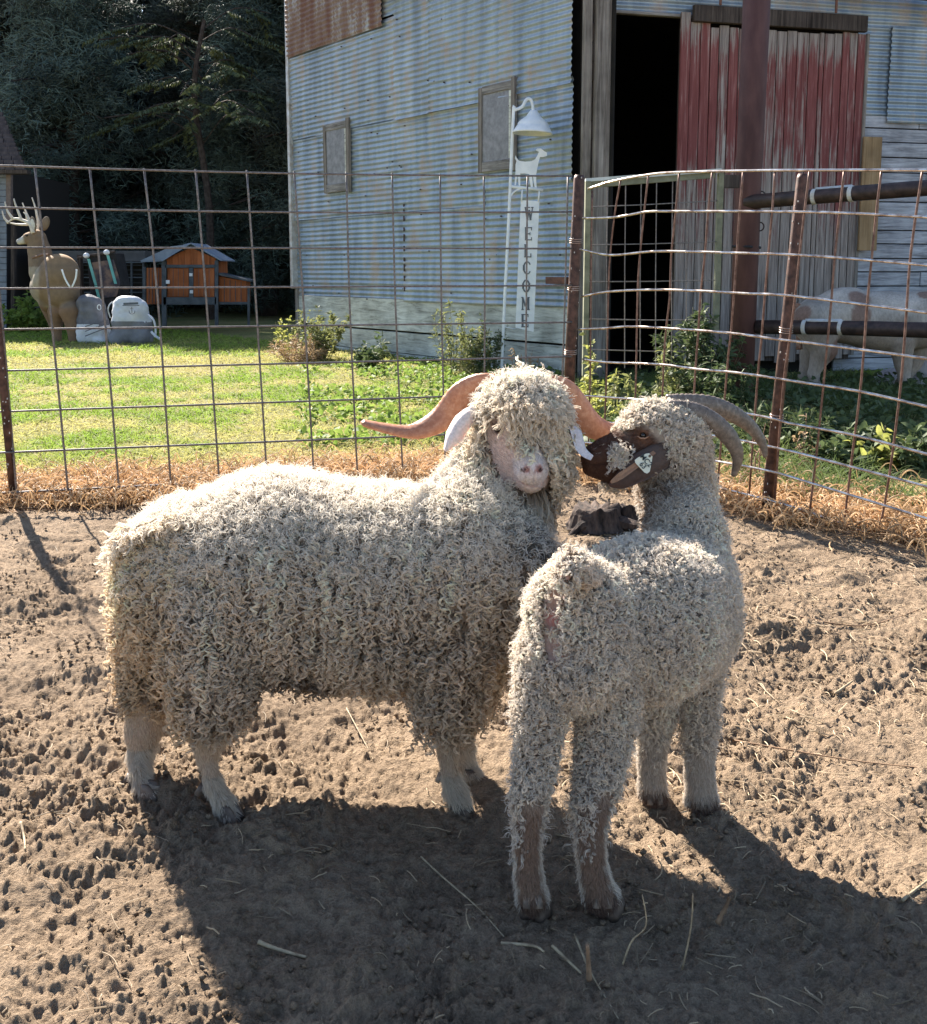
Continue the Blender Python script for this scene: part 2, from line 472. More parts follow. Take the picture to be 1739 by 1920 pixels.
c = mixc(nt, c, ramp(nt, f3, [(0.3, (0.20, 0.115, 0.07)), (0.7, (0.40, 0.30, 0.22))]), mathn(nt, 'MULTIPLY', rustf, 0.62))
met = mathn(nt, 'SUBTRACT', 0.45, mathn(nt, 'MULTIPLY', rustf, 0.40))
finish(nt, c, ramp(nt, f3, [(0.3, (0.36,)*3), (0.7, (0.58,)*3)]), met, f3, 0.0015, 0.6, 0.5); CORR = m
m, nt = newmat('rusty_corrugated'); v = coords(nt, (3.5, 3.5, 0.7))
st = noise(nt, 1.6, 7, 0.65, v); f3 = noise(nt, 70, 5, 0.7, coords(nt))
c = ramp(nt, st, [(0.30, (0.42, 0.45, 0.48)), (0.46, (0.22, 0.155, 0.13)), (0.62, (0.15, 0.075, 0.058)), (0.8, (0.20, 0.11, 0.08))])
finish(nt, c, 0.75, 0.1, f3, 0.002, 0.6, 0.3); RCORR = m
def woodmat(name, cols, grain=(30, 30, 1.2), sc=1.0, bump=0.004, rough=0.9):
    m, nt = newmat(name); oi = nt.nodes.new('ShaderNodeObjectInfo')
    t = nt.nodes.new('ShaderNodeTexCoord'); add = nt.nodes.new('ShaderNodeVectorMath'); add.operation = 'ADD'
    cx = nt.nodes.new('ShaderNodeCombineXYZ')
    nt.links.new(mathn(nt, 'MULTIPLY', oi.outputs['Random'], 37), cx.inputs[0]); nt.links.new(mathn(nt, 'MULTIPLY', oi.outputs['Random'], 11), cx.inputs[2])
    nt.links.new(t.outputs['Object'], add.inputs[0]); nt.links.new(cx.outputs[0], add.inputs[1])
    mp = nt.nodes.new('ShaderNodeMapping'); mp.inputs['Scale'].default_value = grain; nt.links.new(add.outputs[0], mp.inputs[0])
    f = noise(nt, sc, 7, 0.7, mp.outputs[0], 0.6); f2 = noise(nt, 2.2, 4, 0.6, add.outputs[0])
    c = ramp(nt, f, [(0.33, cols[0]), (0.5, cols[1]), (0.68, cols[2])])
    c = mixc(nt, c, ramp(nt, f2, [(0.35, (0.55,)*3), (0.65, (1.1,)*3)]), 0.75, 'MULTIPLY')
    finish(nt, c, rough, 0, f, bump, 1.0, 0.15); MATS[name] = m; return m
GWOOD = woodmat('grey_wood', [(0.10, 0.085, 0.075), (0.23, 0.205, 0.185), (0.36, 0.33, 0.30)])
GWOODH = woodmat('grey_wood_across', [(0.12, 0.11, 0.105), (0.27, 0.255, 0.245), (0.42, 0.40, 0.385)], grain=(2.0, 2.0, 34))
WBOARD = woodmat('whitewashed_board', [(0.20, 0.20, 0.22), (0.38, 0.39, 0.43), (0.56, 0.57, 0.62)], grain=(2.5, 2.5, 30))
FBOARD = woodmat('foundation_board', [(0.26, 0.26, 0.225), (0.54, 0.55, 0.50), (0.72, 0.73, 0.67)], grain=(3, 3, 26))
DWOOD = woodmat('dark_wood', [(0.030, 0.024, 0.022), (0.07, 0.056, 0.05), (0.13, 0.105, 0.09)])
YWOOD = woodmat('new_wood', [(0.22, 0.14, 0.075), (0.33, 0.22, 0.12), (0.42, 0.30, 0.18)])
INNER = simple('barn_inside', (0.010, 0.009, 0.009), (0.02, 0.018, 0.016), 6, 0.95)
# red paint flaking off grey planks, bare towards the foot of the door
m, nt = newmat('red_paint'); oi = nt.nodes.new('ShaderNodeObjectInfo'); t = nt.nodes.new('ShaderNodeTexCoord')
add = nt.nodes.new('ShaderNodeVectorMath'); add.operation = 'ADD'; cx = nt.nodes.new('ShaderNodeCombineXYZ')
nt.links.new(mathn(nt, 'MULTIPLY', oi.outputs['Random'], 37), cx.inputs[0]); nt.links.new(t.outputs['Object'], add.inputs[0]); nt.links.new(cx.outputs[0], add.inputs[1])
def mapn(sc):
    mp = nt.nodes.new('ShaderNodeMapping'); mp.inputs['Scale'].default_value = sc; nt.links.new(add.outputs[0], mp.inputs[0]); return mp.outputs[0]
gr = noise(nt, 1.0, 7, 0.72, mapn((34, 34, 1.5)), 0.8); big = noise(nt, 1.3, 4, 0.6, mapn((2.2, 2.2, 1.0)))
sx = nt.nodes.new('ShaderNodeSeparateXYZ'); nt.links.new(t.outputs['Object'], sx.inputs[0])
base = ramp(nt, gr, [(0.33, (0.11, 0.09, 0.08)), (0.5, (0.25, 0.21, 0.19)), (0.68, (0.40, 0.355, 0.325))])
red = ramp(nt, gr, [(0.30, (0.11, 0.030, 0.030)), (0.52, (0.20, 0.056, 0.054)), (0.72, (0.32, 0.15, 0.14))])
hz = mathn(nt, 'MULTIPLY', mathn(nt, 'SUBTRACT', sx.outputs[2], 1.45), 0.34)           # 0 at the worn foot
hz = mathn(nt, 'MINIMUM', hz, 0.40)
top = mathn(nt, 'MULTIPLY', mathn(nt, 'MAXIMUM', mathn(nt, 'SUBTRACT', sx.outputs[2], 3.2), 0), 0.9)
pf = mathn(nt, 'ADD', mathn(nt, 'SUBTRACT', hz, top), mathn(nt, 'ADD', mathn(nt, 'MULTIPLY', big, 0.95), mathn(nt, 'MULTIPLY', gr, -1.15)))
pf = mathn(nt, 'ADD', pf, mathn(nt, 'MULTIPLY', oi.outputs['Random'], 0.30))
pm = ramp(nt, pf, [(0.14, (0, 0, 0)), (0.34, (0.94, 0.94, 0.94))])
finish(nt, mixc(nt, base, red, pm), 0.8, 0, gr, 0.004, 1.0, 0.2); REDP = m

def sheet(fr, s0, s1, z0, z1, off, mat, parent, pitch=0.068, amp=0.0085, seed=0, name='corrugated_sheet', sag=0.0):
    nz = int((z1-z0)/pitch*7)+1; ns = max(3, int(abs(s1-s0)/0.3)+2)
    z = np.linspace(z0, z1, nz); s = np.linspace(s0, s1, ns)
    Sg, Zg = np.meshgrid(s, z)
    o = off+amp*np.cos(2*np.pi*Zg/pitch)+(vnoise(Sg*2.3, Zg*1.7, seed=seed)-0.5)*0.022
    Zg = Zg-sag*np.abs(Sg-(s0+s1)/2)**2+(vnoise(Sg*1.1+seed, Sg*0, seed=seed)-0.5)*0.012
    C, d, n = fr
    V = C+Sg[..., None]*d+o[..., None]*n+Zg[..., None]*UP
    ii = np.arange(nz*ns).reshape(nz, ns)
    F = np.stack([ii[:-1, :-1], ii[:-1, 1:], ii[1:, 1:], ii[1:, :-1]], -1).reshape(-1, 4)
    return mk(name, V.reshape(-1, 3), F, mat, parent, smooth=True)
def board(fr, s0, s1, z0, z1, off, th, mat, parent, name='board', tilt=0.0, bev=0.004, seed=None):
    b = MB(); C, d, n = fr; c = wp(fr, (s0+s1)/2, (z0+z1)/2, off+th/2)
    dd = d*math.cos(tilt)+UP*math.sin(tilt); uu = UP*math.cos(tilt)-d*math.sin(tilt)
    b.box(c, dd*(s1-s0)/2, n*th/2, uu*(z1-z0)/2)
    o = b.build(name, mat, parent)
    if bev: bevel(o, bev, 1)
    return o
def pxbox(fr, x0, y0, x1, y1):
    s0, _ = onwall(fr, x0, (y0+y1)/2); s1, _ = onwall(fr, x1, (y0+y1)/2)
    _, z0 = onwall(fr, (x0+x1)/2, y1); _, z1 = onwall(fr, (x0+x1)/2, y0)
    return min(s0, s1), max(s0, s1), z0, z1

BARN = empty('barn', (1.28, 10.4, 0), 'old barn clad in corrugated metal with a worn red plank sliding door', 'barn')
SL = onwall(LW, 549, 300)[0]
zb = (onwall(LW, 560, 553)[1]+onwall(LW, 1065, 572)[1])/2
zA = (onwall(LW, 553, 413)[1]+onwall(LW, 825, 392)[1]+onwall(LW, 1000, 376)[1])/3
zB = (onwall(LW, 546, 264)[1]+onwall(LW, 896, 193)[1]+onwall(LW, 1072, 150)[1])/3
zC = (onwall(LW, 555, 103)[1]+onwall(LW, 720, 52)[1])/2
zTop = 7.4
s755 = onwall(LW, 757, 470)[0]; s745 = onwall(LW, 747, 200)[0]; s905 = onwall(LW, 906, 340)[0]; s720 = onwall(LW, 722, 40)[0]; s890 = onwall(LW, 880, 60)[0]
SR = onwall(LW, 1074, 350)[0]
k = 0
for (a, b, z0, z1, off, mat) in [
        (s755-0.02, SL, zb, zA+0.07, 0.050, CORR), (SR, s755+0.03, zb-0.03, zA+0.05, 0.068, CORR),
        (s905-0.03, SL+0.02, zA, zB+0.06, 0.078, CORR), (SR+0.01, s905+0.05, zA+0.16, zB+0.05, 0.090, CORR),
        (SR, s905, zA-0.25, zA+0.22, 0.074, CORR),
        (s745, SL, zB, zC+0.08, 0.098, CORR), (SR+0.01, s745+0.06, zB-0.02, zC+0.9, 0.112, CORR),
        (s720, SL+0.03, zC, zC+0.95, 0.135, RCORR), (s890, s720+0.06, zC+0.1, zC+0.95, 0.094, CORR),
        (SR, SL, zC+0.93, zTop, 0.125, CORR)]:
    k += 1
    if z1 < 4.9: sheet(LW, a, b, z0, z1, off, mat, BARN, seed=k*7); continue
    for u0, u1 in ((-1, 1.3), (1.3, 2.6), (2.6, 3.9), (3.9, 5.2), (5.2, 9)):
        a2, b2 = max(a, u0), min(b, u1+0.01); t1 = min(z1, 4.95+0.40*max(u0, 0))
        if b2-a2 > 0.05 and t1 > z0+0.1: sheet(LW, a2, b2, z0, t1, off, mat, BARN, seed=k*7+int(u0*3))
# dark joint where the two lowest sheets meet, rusted through
for i in range(9):
    z = zb+0.10+i*0.125
    board(LW, s755-0.014, s755+0.012, z, z+0.05+0.02*(i % 3), 0.073, 0.006, simple('rust_hole', (0.05, 0.03, 0.025)), BARN, 'rust_gap', bev=0)
nb = MB()
for r_ in range(60):
    s_ = RNG.uniform(SR+0.1, SL-0.05); z_ = RNG.choice([zb+0.08, zA-0.05, zA+0.25, zB-0.12, zB+0.3, zC-0.1, (zb+zA)/2, (zA+zB)/2])+RNG.normal(0, 0.05)
    nb.box(wp(LW, s_, z_, 0.062+0.055*min(1, max(0, (z_-zb)/2.2))), LW[1]*0.006, LW[2]*0.010, UP*0.007)
tag(nb.build('nail_heads', simple('nail', (0.06, 0.045, 0.04)), BARN), kind='stuff')
# foundation boards
zs = [(onwall(LW, 628, 613)[1]+onwall(LW, 1055, 646)[1])/2]
board(LW, SR, SL-0.02, zs[0]+0.012, zb-0.005, 0.0, 0.05, FBOARD, BARN, 'foundation_board')
board(LW, SR, SL-0.02, 0.06, zs[0]-0.012, -0.012, 0.05, FBOARD, BARN, 'foundation_board')
board(LW, SR-0.3, SL-0.02, -0.2, 0.05, -0.01, 0.05, FBOARD, BARN, 'foundation_board')
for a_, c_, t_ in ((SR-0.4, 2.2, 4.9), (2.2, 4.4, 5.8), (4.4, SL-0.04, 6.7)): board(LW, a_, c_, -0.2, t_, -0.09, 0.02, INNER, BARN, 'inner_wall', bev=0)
q = pxbox(LW, 1030, 519, 1068, 532); board(LW, *q, 0.09, 0.05, simple('rust_iron', (0.10, 0.05, 0.04), (0.2, 0.09, 0.06), 20), BARN, 'iron_bracket')
# eave board above the middle, weathered
q = pxbox(LW, 722, 2, 900, 22); board(LW, q[0], q[1], zC+0.33, zC+0.50, 0.14, 0.09, GWOODH, BARN, 'ledge_board', tilt=0.0)
# left wall windows
PANE = simple('dusty_pane', (0.15, 0.15, 0.165), (0.25, 0.25, 0.27), 14, 0.45, bump=0.002)
for (x0, y0, x1, y1) in ((612, 228, 660, 360), (903, 155, 972, 320)):
    s0, s1, z0, z1 = pxbox(LW, x0, y0, x1, y1); w = (s1-s0)
    win = empty_part = board(LW, s0+w*0.10, s1-w*0.08, z0+0.07, z1-0.07, 0.100, 0.02, PANE, BARN, 'window', bev=0)
    board(LW, s0, s0+w*0.10, z0-0.02, z1+0.02, 0.095, 0.045, GWOOD, win, 'frame')
    board(LW, s1-w*0.10, s1, z0, z1-0.02, 0.095, 0.040, GWOOD, win, 'frame')
    board(LW, s0+w*0.102, s1-w*0.102, z1-0.10, z1-0.01, 0.095, 0.038, GWOODH, win, 'frame')
    board(LW, s0+w*0.102, s1-w*0.102, z0, z0+0.11, 0.095, 0.038, GWOODH, win, 'frame')
    board(LW, s0+w*0.12, s0+w*0.18, z0+0.12, z1-0.11, 0.103, 0.022, FBOARD, win, 'stop_bead')
# left corner trim lit by the sun
board(LW, SL, SL+0.07, zb+0.1, zTop, 0.02, 0.11, simple('edge_metal', (0.55, 0.57, 0.6), (0.35, 0.3, 0.26), 9, 0.5, 0.4), BARN, 'corner_trim', bev=0.003)
board(LW, SL-0.03, SL+0.05, -0.1, zb+0.1, -0.02, 0.09, GWOOD, BARN, 'corner_post')
# near corner: dark board ends, post boards
for i in range(26):
    z = -0.05+i*0.19
    board(RW, -0.06+RNG.uniform(-0.02, 0.01), 0.06+RNG.uniform(-0.01, 0.01), z, z+0.175, 0.0+RNG.uniform(-0.01, 0.02), 0.06, DWOOD, BARN, 'wall_board')
sP = [onwall(RW, x, 350)[0] for x in (1092, 1107, 1111, 1141)]
board(RW, sP[0], sP[1], 0, 4.95, 0.02, 0.07, GWOOD, BARN, 'post_board')
board(RW, sP[2], sP[3], 0, 4.95, 0.05, 0.10, GWOOD, BARN, 'door_post')
# sliding door
sd0, sd1 = onwall(RW, 1270, 200)[0], onwall(RW, 1619, 200)[0]
zd = (onwall(RW, 1280, 44)[1]+onwall(RW, 1610, 62)[1])/2
cuts = [565, 612, 660, 705, 745, 790, 835, 870, 905, 945, 1012, 1060, 1107, 1165, 1215, 1238, 1286, 1325, 1362, 1400, 1446]
DOOR = board(RW, sd0+0.02, sd1-0.02, 0.15, zd-0.05, 0.055, 0.02, DWOOD, BARN, 'sliding_door', bev=0)
xs0 = [sd0+(c_-565)/(1446-565)*(sd1-sd0) for c_ in cuts]
for i, (a, b) in enumerate(zip(xs0[:-1], xs0[1:])):
    top = zd+(0.10 if i == 0 else RNG.uniform(-0.03, 0.02)); bot = 0.18+RNG.uniform(-0.06, 0.05)
    board(RW, a+0.005, b-0.005, bot, top, 0.078+(0.02 if i == 0 else RNG.uniform(0, 0.008)), 0.026, REDP, DOOR, 'plank')
board(RW, sd1-0.02, sd1+0.015, 0.2, zd, 0.075, 0.05, GWOOD, DOOR, 'edge_board')
board(RW, sd0+0.13, sd1-0.04, zd+0.01, zd+0.17, 0.10, 0.06, DWOOD, BARN, 'door_track')
so = sP[3]; 
board(RW, so, sd0+0.15, zd+0.06, zd+0.09, 0.02, 0.06, GWOODH, BARN, 'lintel')
sheet(RW, so-0.02, 9.0, zd+0.09, zd+0.62, 0.03, CORR, BARN, seed=91)
sheet(RW, so-0.3, 9.0, zd+0.60, 4.95, 0.0, CORR, BARN, seed=92)
q = pxbox(RW, 1430, -60, 1739, 6); board(RW, q[0], 9.0, zd+0.72, zd+1.02, 0.05, 0.03, WBOARD, BARN, 'upper_board')
rail = MB(); rail.tube([wp(RW, sP[3]+0.1, zd+0.50, 0.30), wp(RW, sd0+1.0, zd+0.46, 0.30), wp(RW, 5.2, zd+0.30, 0.34)], 0.065, 10)
RUSTP = simple('rusty_pipe', (0.085, 0.036, 0.030), (0.17, 0.068, 0.052), 16, 0.62, 0.15, bump=0.002)
rail.build('gutter_pipe', RUSTP, BARN, smooth=True)
for px in (1340, 1555):
    s_ = onwall(RW, px, 30)[0]; board(RW, s_-0.012, s_+0.012, zd+0.16, zd+0.5, 0.20, 0.02, simple('rust_iron', (0.1, 0.05, 0.04)), BARN, 'rail_hanger')
# right of the door: corrugated above, weathered boards below
zr = onwall(RW, 1700, 214)[1]; sr0 = sd1-0.06
sheet(RW, sr0, sd1+0.36, zr-0.02, zd+0.12, 0.020, CORR, BARN, seed=95)
sheet(RW, sd1+0.33, 9.0, zr-0.09, zd+0.12, 0.045, CORR, BARN, seed=96)
z = zr; i = 0
while z > -0.1:
    hgt = 0.155+RNG.uniform(-0.012, 0.012); cutx = sd1+0.75+0.9*((i*37) % 7)/7
    for a, b in ((sr0-0.1, cutx), (cutx+0.008, 5.4), (5.41, 9.0)):
        board(RW, a, b, z-hgt+0.012, z, -0.02+RNG.uniform(0, 0.012), 0.03, WBOARD, BARN, 'siding_board')
    z -= hgt; i += 1
q = pxbox(RW, 1606, 258, 1640, 470)
tag(board(RW, q[0], q[1], q[2], q[3], 0.15, 0.03, YWOOD, None, 'plank_board'), 'bare yellow plank hanging beside the red sliding door', 'plank')
# shell of the building: roof, far walls, dark inside
LC = wp(LW, SL+0.02, 0); RC = wp(RW, 9.0, 0); BC = LC+RW[1]*9.4; CC = wp(LW, 0, 0)
b = MB(); hh = np.array([0, 0, 7.6])
def quad(mb, *p): mb.add(p, [tuple(range(len(p)))])
b = MB(); quad(b, LC-LW[2]*0.02, BC, BC+hh, LC+hh-LW[2]*0.02); quad(b, RC, BC, BC+hh, RC+UP*4.95)
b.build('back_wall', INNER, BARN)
b = MB(); out = 0.3
p0 = CC+UP*5.0+RW[2]*out+LW[2]*0.8; p1 = LC+UP*7.7+LW[2]*0.95+LW[1]*0.7; p2 = BC+UP*7.7+LW[1]*0.7; p3 = RC+UP*5.0+RW[2]*out  # unseen high roof and wide eaves shaped to shade the weeds on the right
b.add([p0, p1, p2, p3]+[q+UP*0.1 for q in (p0, p1, p2, p3)], [(0, 1, 2, 3), (4, 7, 6, 5), (0, 4, 5, 1), (1, 5, 6, 2), (2, 6, 7, 3), (3, 7, 4, 0)])
b.build('roof', simple('roof_metal', (0.3, 0.3, 0.3), (0.2, 0.13, 0.1), 3, 0.6, 0.3), BARN)
b = MB(); quad(b, *(wp(RW, s_, z_, -0.05) for s_, z_ in ((sd0+0.06, -0.2), (9, -0.2), (9, 4.9), (sd0+0.06, 4.9)))); quad(b, *(wp(RW, s_, z_, -0.05) for s_, z_ in ((-0.1, -0.2), (sP[2]+0.05, -0.2), (sP[2]+0.05, 4.9), (-0.1, 4.9))))
quad(b, *(wp(RW, s_, z_, -0.06) for s_, z_ in ((so-0.1, zd+0.07), (sd0+0.1, zd+0.07), (sd0+0.1, 4.9), (so-0.1, 4.9))))
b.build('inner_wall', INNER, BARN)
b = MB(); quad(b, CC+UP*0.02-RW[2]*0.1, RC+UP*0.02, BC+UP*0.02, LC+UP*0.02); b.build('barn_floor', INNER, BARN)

# ------------------------------------------------------------------ pipe corral behind the fence
POSTM = simple('red_oxide_pipe', (0.060, 0.026, 0.024), (0.115, 0.055, 0.048), 7, 0.7, 0.05, bump=0.001, sc=(1, 1, 0.3))
PIPEM = simple('dark_pipe', (0.030, 0.021, 0.020), (0.070, 0.046, 0.041), 18, 0.5, 0.2, bump=0.001)
pt = P(1392, 640, 8.4); PX = pt[0]
po = empty('pipe_post', (PX, 8.4, 0), 'tall thick red-brown steel pipe post in front of the red door', 'post')
b = MB(); b.tube([(PX, 8.4, -0.1), (PX+0.005, 8.4, 1.8), (PX+0.03, 8.4, 4.6)], [0.105, 0.105, 0.112], 20); b.build('pipe', POSTM, po, smooth=True)
b = MB()
for z in (1.42, 1.28): 
    pass
b.tube([(PX-0.115, 8.4-0.02, 1.31), (PX, 8.4-0.118, 1.305), (PX+0.115, 8.4-0.02, 1.30)], 0.012, 6); b.build('strap', simple('black_strap', (0.02, 0.02, 0.025)), po)
for zz in (1.72, 1.47):
    b = MB(); b.tube([(PX+0.10+0.035*math.cos(a), 8.36, zz+0.035*math.sin(a)) for a in np.linspace(0, 6.28, 12)], 0.006, 5); b.build('ring', PIPEM, po)
TAPE = simple('pale_tape', (0.55, 0.56, 0.56), (0.45, 0.42, 0.36), 20, 0.6)
for lab, pts, rr, tp in (('upper brown pipe rail between the thick post and the right edge', [(1400, 379, 8.35), (1520, 369, 8.0), (1739, 352, 7.4), (1900, 340, 7.0)], 0.058, (1530, 1602)),
                    ('lower brown pipe rail crossing in front of the spotted calf', [(1420, 613, 8.35), (1560, 614, 8.0), (1739, 619, 7.4), (1900, 624, 7.0)], 0.058, (1512, 1580))):
    pp = [P(*q) for q in pts]; r_ = empty('pipe_rail', tuple(pp[0]), lab, 'rail', 'corral pipe rails')
    b = MB(); b.tube(pp, rr, 16); b.build('pipe', PIPEM, r_, smooth=True)
    def at(x): 
        j = max(i for i in range(len(pts)-1) if pts[i][0] <= x); f = (x-pts[j][0])/(pts[j+1][0]-pts[j][0]); return pp[j]*(1-f)+pp[j+1]*f
    a, c_ = at(tp[0]), at(tp[1]); dv = unit(c_-a)
    for q in (a, c_):
        b = MB(); b.tube([q-dv*0.016, q+dv*0.016], rr+0.003, 18, cap=True); b.build('tape_band', TAPE, r_, smooth=False)
    b = MB(); b.box((a+c_)/2+UP*(rr+0.001)-np.array([0, 0.012, 0]), (c_-a)/2, np.array([0, 0.022, 0.008]), np.array([0, 0, 0.003])); b.build('tape_strip', TAPE, r_)
    for i in range(9):
        q = at(tp[1]+25+i*17+RNG.uniform(-6, 6))+np.array([0, -rr*0.9, rr*RNG.uniform(-0.1, 0.4)])
        b = MB(); b.box(q, (0.012*RNG.uniform(0.4, 1.3), 0, 0.008*RNG.uniform(-1, 1)), (0, 0.004, 0), (0, 0, 0.006)); b.build('paint_chip', TAPE, r_)

# ------------------------------------------------------------------ wire fences
WIRE = simple('fence_wire', (0.10, 0.088, 0.085), (0.20, 0.18, 0.175), 60, 0.45, 0.5, bump=0.0006, spec=0.5)
WIREH = simple('sun_glint_wire', (0.30, 0.22, 0.18), (0.80, 0.74, 0.68), 25, 0.26, 0.9, bump=0.0004, spec=0.6)  # brighter base colour carries the sun glint on the level wires
WIRER = simple('rusty_wire', (0.085, 0.042, 0.032), (0.20, 0.12, 0.095), 45, 0.45, 0.5, bump=0.0006, spec=0.5)
PAN_A = wframe((-2.09, 4.60), (0.59+2.09, 0.80)); PAN_B = wframe((0.59, 5.40), (0.77, -0.96)); PAN_C = wframe((1.36, 4.44), (0.5, -0.42))
def on(fr, px, py, o=0.0):
    s_, z_ = onwall(fr, px, py); return wp(fr, s_, z_, o)
def spl(pts, n=6):
    pts = [np.asarray(p) for p in pts]; out = []
    for i in range(len(pts)-1):
        p0 = pts[max(i-1, 0)]; p1 = pts[i]; p2 = pts[i+1]; p3 = pts[min(i+2, len(pts)-1)]
        for t in np.linspace(0, 1, n, endpoint=False):
            out.append(0.5*((2*p1)+(-p0+p2)*t+(2*p0-5*p1+4*p2-p3)*t*t+(-p0+3*p1-3*p2+p3)*t**3))
    out.append(pts[-1]); return out
fp = empty('wire_fence', (-2.09, 4.6, 0), 'long straight welded wire panel in front of the lawn and metal wall', 'fence', 'welded wire fence panels')
yL = [309, 388, 464, 541, 618, 696, 773, 850, 926]; yR = [330, 397, 466, 535, 604, 668, 735, 805, 870]
for a, c_ in zip(yL, yR):
    pts = [on(PAN_A, x, a+(c_-a)*(x+40)/1112+(5*math.sin((x+40)/1112*math.pi) if a < 400 else 0), 0.006) for x in range(-40, 1073, 139)]
    b = MB(); b.tube(spl(pts, 3), 0.0052, 6); b.build('wire', WIRE, fp, smooth=True)
for t_, m_, bt in [(-32, 0, 28), (65, 92, 124), (168, 193, 220), (270, 296, 318), (367, 387, 409), (463, 480, 499), (552, 569, 587), (650, 656, 669), (736, 742, 754), (826, 828, 835), (908, 910, 909), (990, 988, 986), (1066, 1060, 1052)]:
    yt = 311+(t_-65)*0.019; yb = 926-(t_)*0.052
    b = MB(); b.tube(spl([on(PAN_A, t_, yt, -0.004), on(PAN_A, m_, 560, -0.004+RNG.uniform(-0.004, 0.004)), on(PAN_A, bt, yb-40, -0.004), on(PAN_A, bt+3, yb+4, -0.004)], 4), 0.0052, 6)
    b.build('wire', WIRE, fp, smooth=True)
fq = empty('wire_fence', (0.59, 5.4, 0), 'bent rusty welded wire panel turning the pen corner on the right', 'fence', 'welded wire fence panels')
H = [[(1105, 354), (1150, 340), (1215, 328), (1270, 323), (1400, 320), (1500, 319), (1739, 319), (1840, 321)],
     [(1095, 409), (1155, 407), (1215, 397), (1265, 396), (1390, 396), (1500, 397), (1600, 400), (1739, 407), (1840, 413)],
     [(1090, 467), (1145, 478), (1215, 472), (1265, 471), (1385, 474), (1480, 477), (1600, 485), (1739, 497), (1840, 507)],
     [(1092, 556), (1140, 547), (1220, 543), (1310, 545), (1400, 550), (1470, 553), (1600, 568), (1739, 586), (1840, 600)],
     [(1085, 617), (1140, 615), (1180, 612), (1250, 615), (1370, 624), (1460, 636), (1560, 648), (1739, 672), (1840, 688)],
     [(1095, 673), (1140, 679), (1240, 683), (1310, 692), (1380, 698), (1450, 708), (1500, 716), (1610, 733), (1739, 762), (1840, 786)],
     [(1085, 741), (1160, 746), (1290, 757), (1440, 782), (1480, 793), (1600, 815), (1739, 851), (1840, 880)],
     [(1085, 785), (1160, 794), (1330, 815), (1460, 840), (1590, 873), (1739, 912), (1840, 940)],
     [(1080, 828), (1160, 836), (1330, 862), (1440, 882), (1520, 905), (1739, 972), (1840, 1005)],
     [(1080, 868), (1200, 880), (1340, 912), (1460, 942), (1590, 985), (1739, 1040), (1840, 1080)]]
Vv = [[(1110, 358), (1108, 460), (1106, 700), (1102, 860)],
      [(1163, 338), (1152, 400), (1143, 480), (1140, 545), (1137, 690), (1130, 870)],
      [(1215, 328), (1207, 400), (1200, 470), (1195, 545), (1192, 700), (1186, 875)],
      [(1273, 323), (1266, 400), (1258, 480), (1255, 560), (1248, 620), (1243, 700), (1236, 885)],
      [(1335, 321), (1327, 400), (1321, 480), (1313, 550), (1309, 620), (1303, 700), (1292, 898)],
      [(1393, 320), (1386, 400), (1381, 475), (1376, 550), (1370, 625), (1363, 690), (1345, 912)],
      [(1453, 320), (1447, 400), (1440, 480), (1434, 550), (1427, 640), (1420, 710), (1404, 928)],
      [(1518, 319), (1508, 400), (1499, 480), (1491, 556), (1480, 640), (1468, 730), (1452, 945)],
      [(1583, 318), (1574, 400), (1565, 482), (1559, 560), (1551, 646), (1543, 730), (1530, 860), (1518, 960)],
      [(1653, 318), (1643, 400), (1634, 488), (1626, 572), (1620, 655), (1612, 742), (1596, 870), (1582, 990)],
      [(1730, 318), (1717, 406), (1706, 494), (1700, 582), (1694, 666), (1686, 750), (1668, 890), (1645, 1020)],
      [(1812, 318), (1798, 500), (1780, 690), (1740, 1040)]]
def onBC(px, py, o=0.0):
    q = on(PAN_B, px, py, o); return q if (q-PAN_B[0])@PAN_B[1] < 1.23 else on(PAN_C, px, py, o)
for w in H:
    b = MB(); b.tube(spl([onBC(x, y, 0.006) for x, y in w], 4), 0.0062, 8); b.build('wire', WIREH, fq, smooth=True)
for w in Vv:
    b = MB(); b.tube(spl([onBC(x, y, -0.005) for x, y in w], 3), 0.0050, 6); b.build('wire', WIRER, fq, smooth=True)
STEEL = simple('fence_post_steel', (0.040, 0.024, 0.020), (0.12, 0.065, 0.05), 30, 0.55, 0.3, bump=0.001)
TIE = simple('tie_wire', (0.42, 0.34, 0.30), (0.3, 0.2, 0.16), 40, 0.35, 0.8)
def fpost(top, foot, r, label, ties, extra=0.0):
    top, foot = np.asarray(top), np.asarray(foot)
    o_ = empty('fence_post', tuple(foot), label, 'fence post', 'steel fence posts of the pen')
    b = MB(); d_ = unit(top-foot); b.tube([foot-d_*0.1, foot+(top-foot)*0.5, top-d_*0.02, top], [r*1.05, r, r, r*0.8], 14); b.build('tube', STEEL, o_, smooth=True)
    for t_ in ties:
        q = foot+(top-foot)*t_
        for dz in (-0.010, 0.0, 0.010):
            b = MB(); n_ = 14; b.tube([q+np.array([math.cos(a)*(r+0.003), math.sin(a)*(r+0.003), dz+0.004*math.sin(a)]) for a in np.linspace(0, 2*math.pi, n_)], 0.0028, 5); b.build('wire_tie', TIE, o_, smooth=True)
    b = MB()
    for i in range(26):
        t_ = RNG.random(); a = RNG.uniform(3.4, 6.0); q = foot+(top-foot)*t_+np.array([math.cos(a)*r, math.sin(a)*r, 0])
        b.box(q, (0.0022*RNG.uniform(0.5, 1.4), 0, 0), (0, 0.0015, 0), (0, 0, 0.004*RNG.uniform(0.4, 1.3)))
    tag(b.build('paint_specks', TAPE, o_), kind='stuff')
fpost(P(-14, 520, 4.50), G(28, 950), 0.019, 'dark steel fence post at the left edge, leaning outward', [0.93])
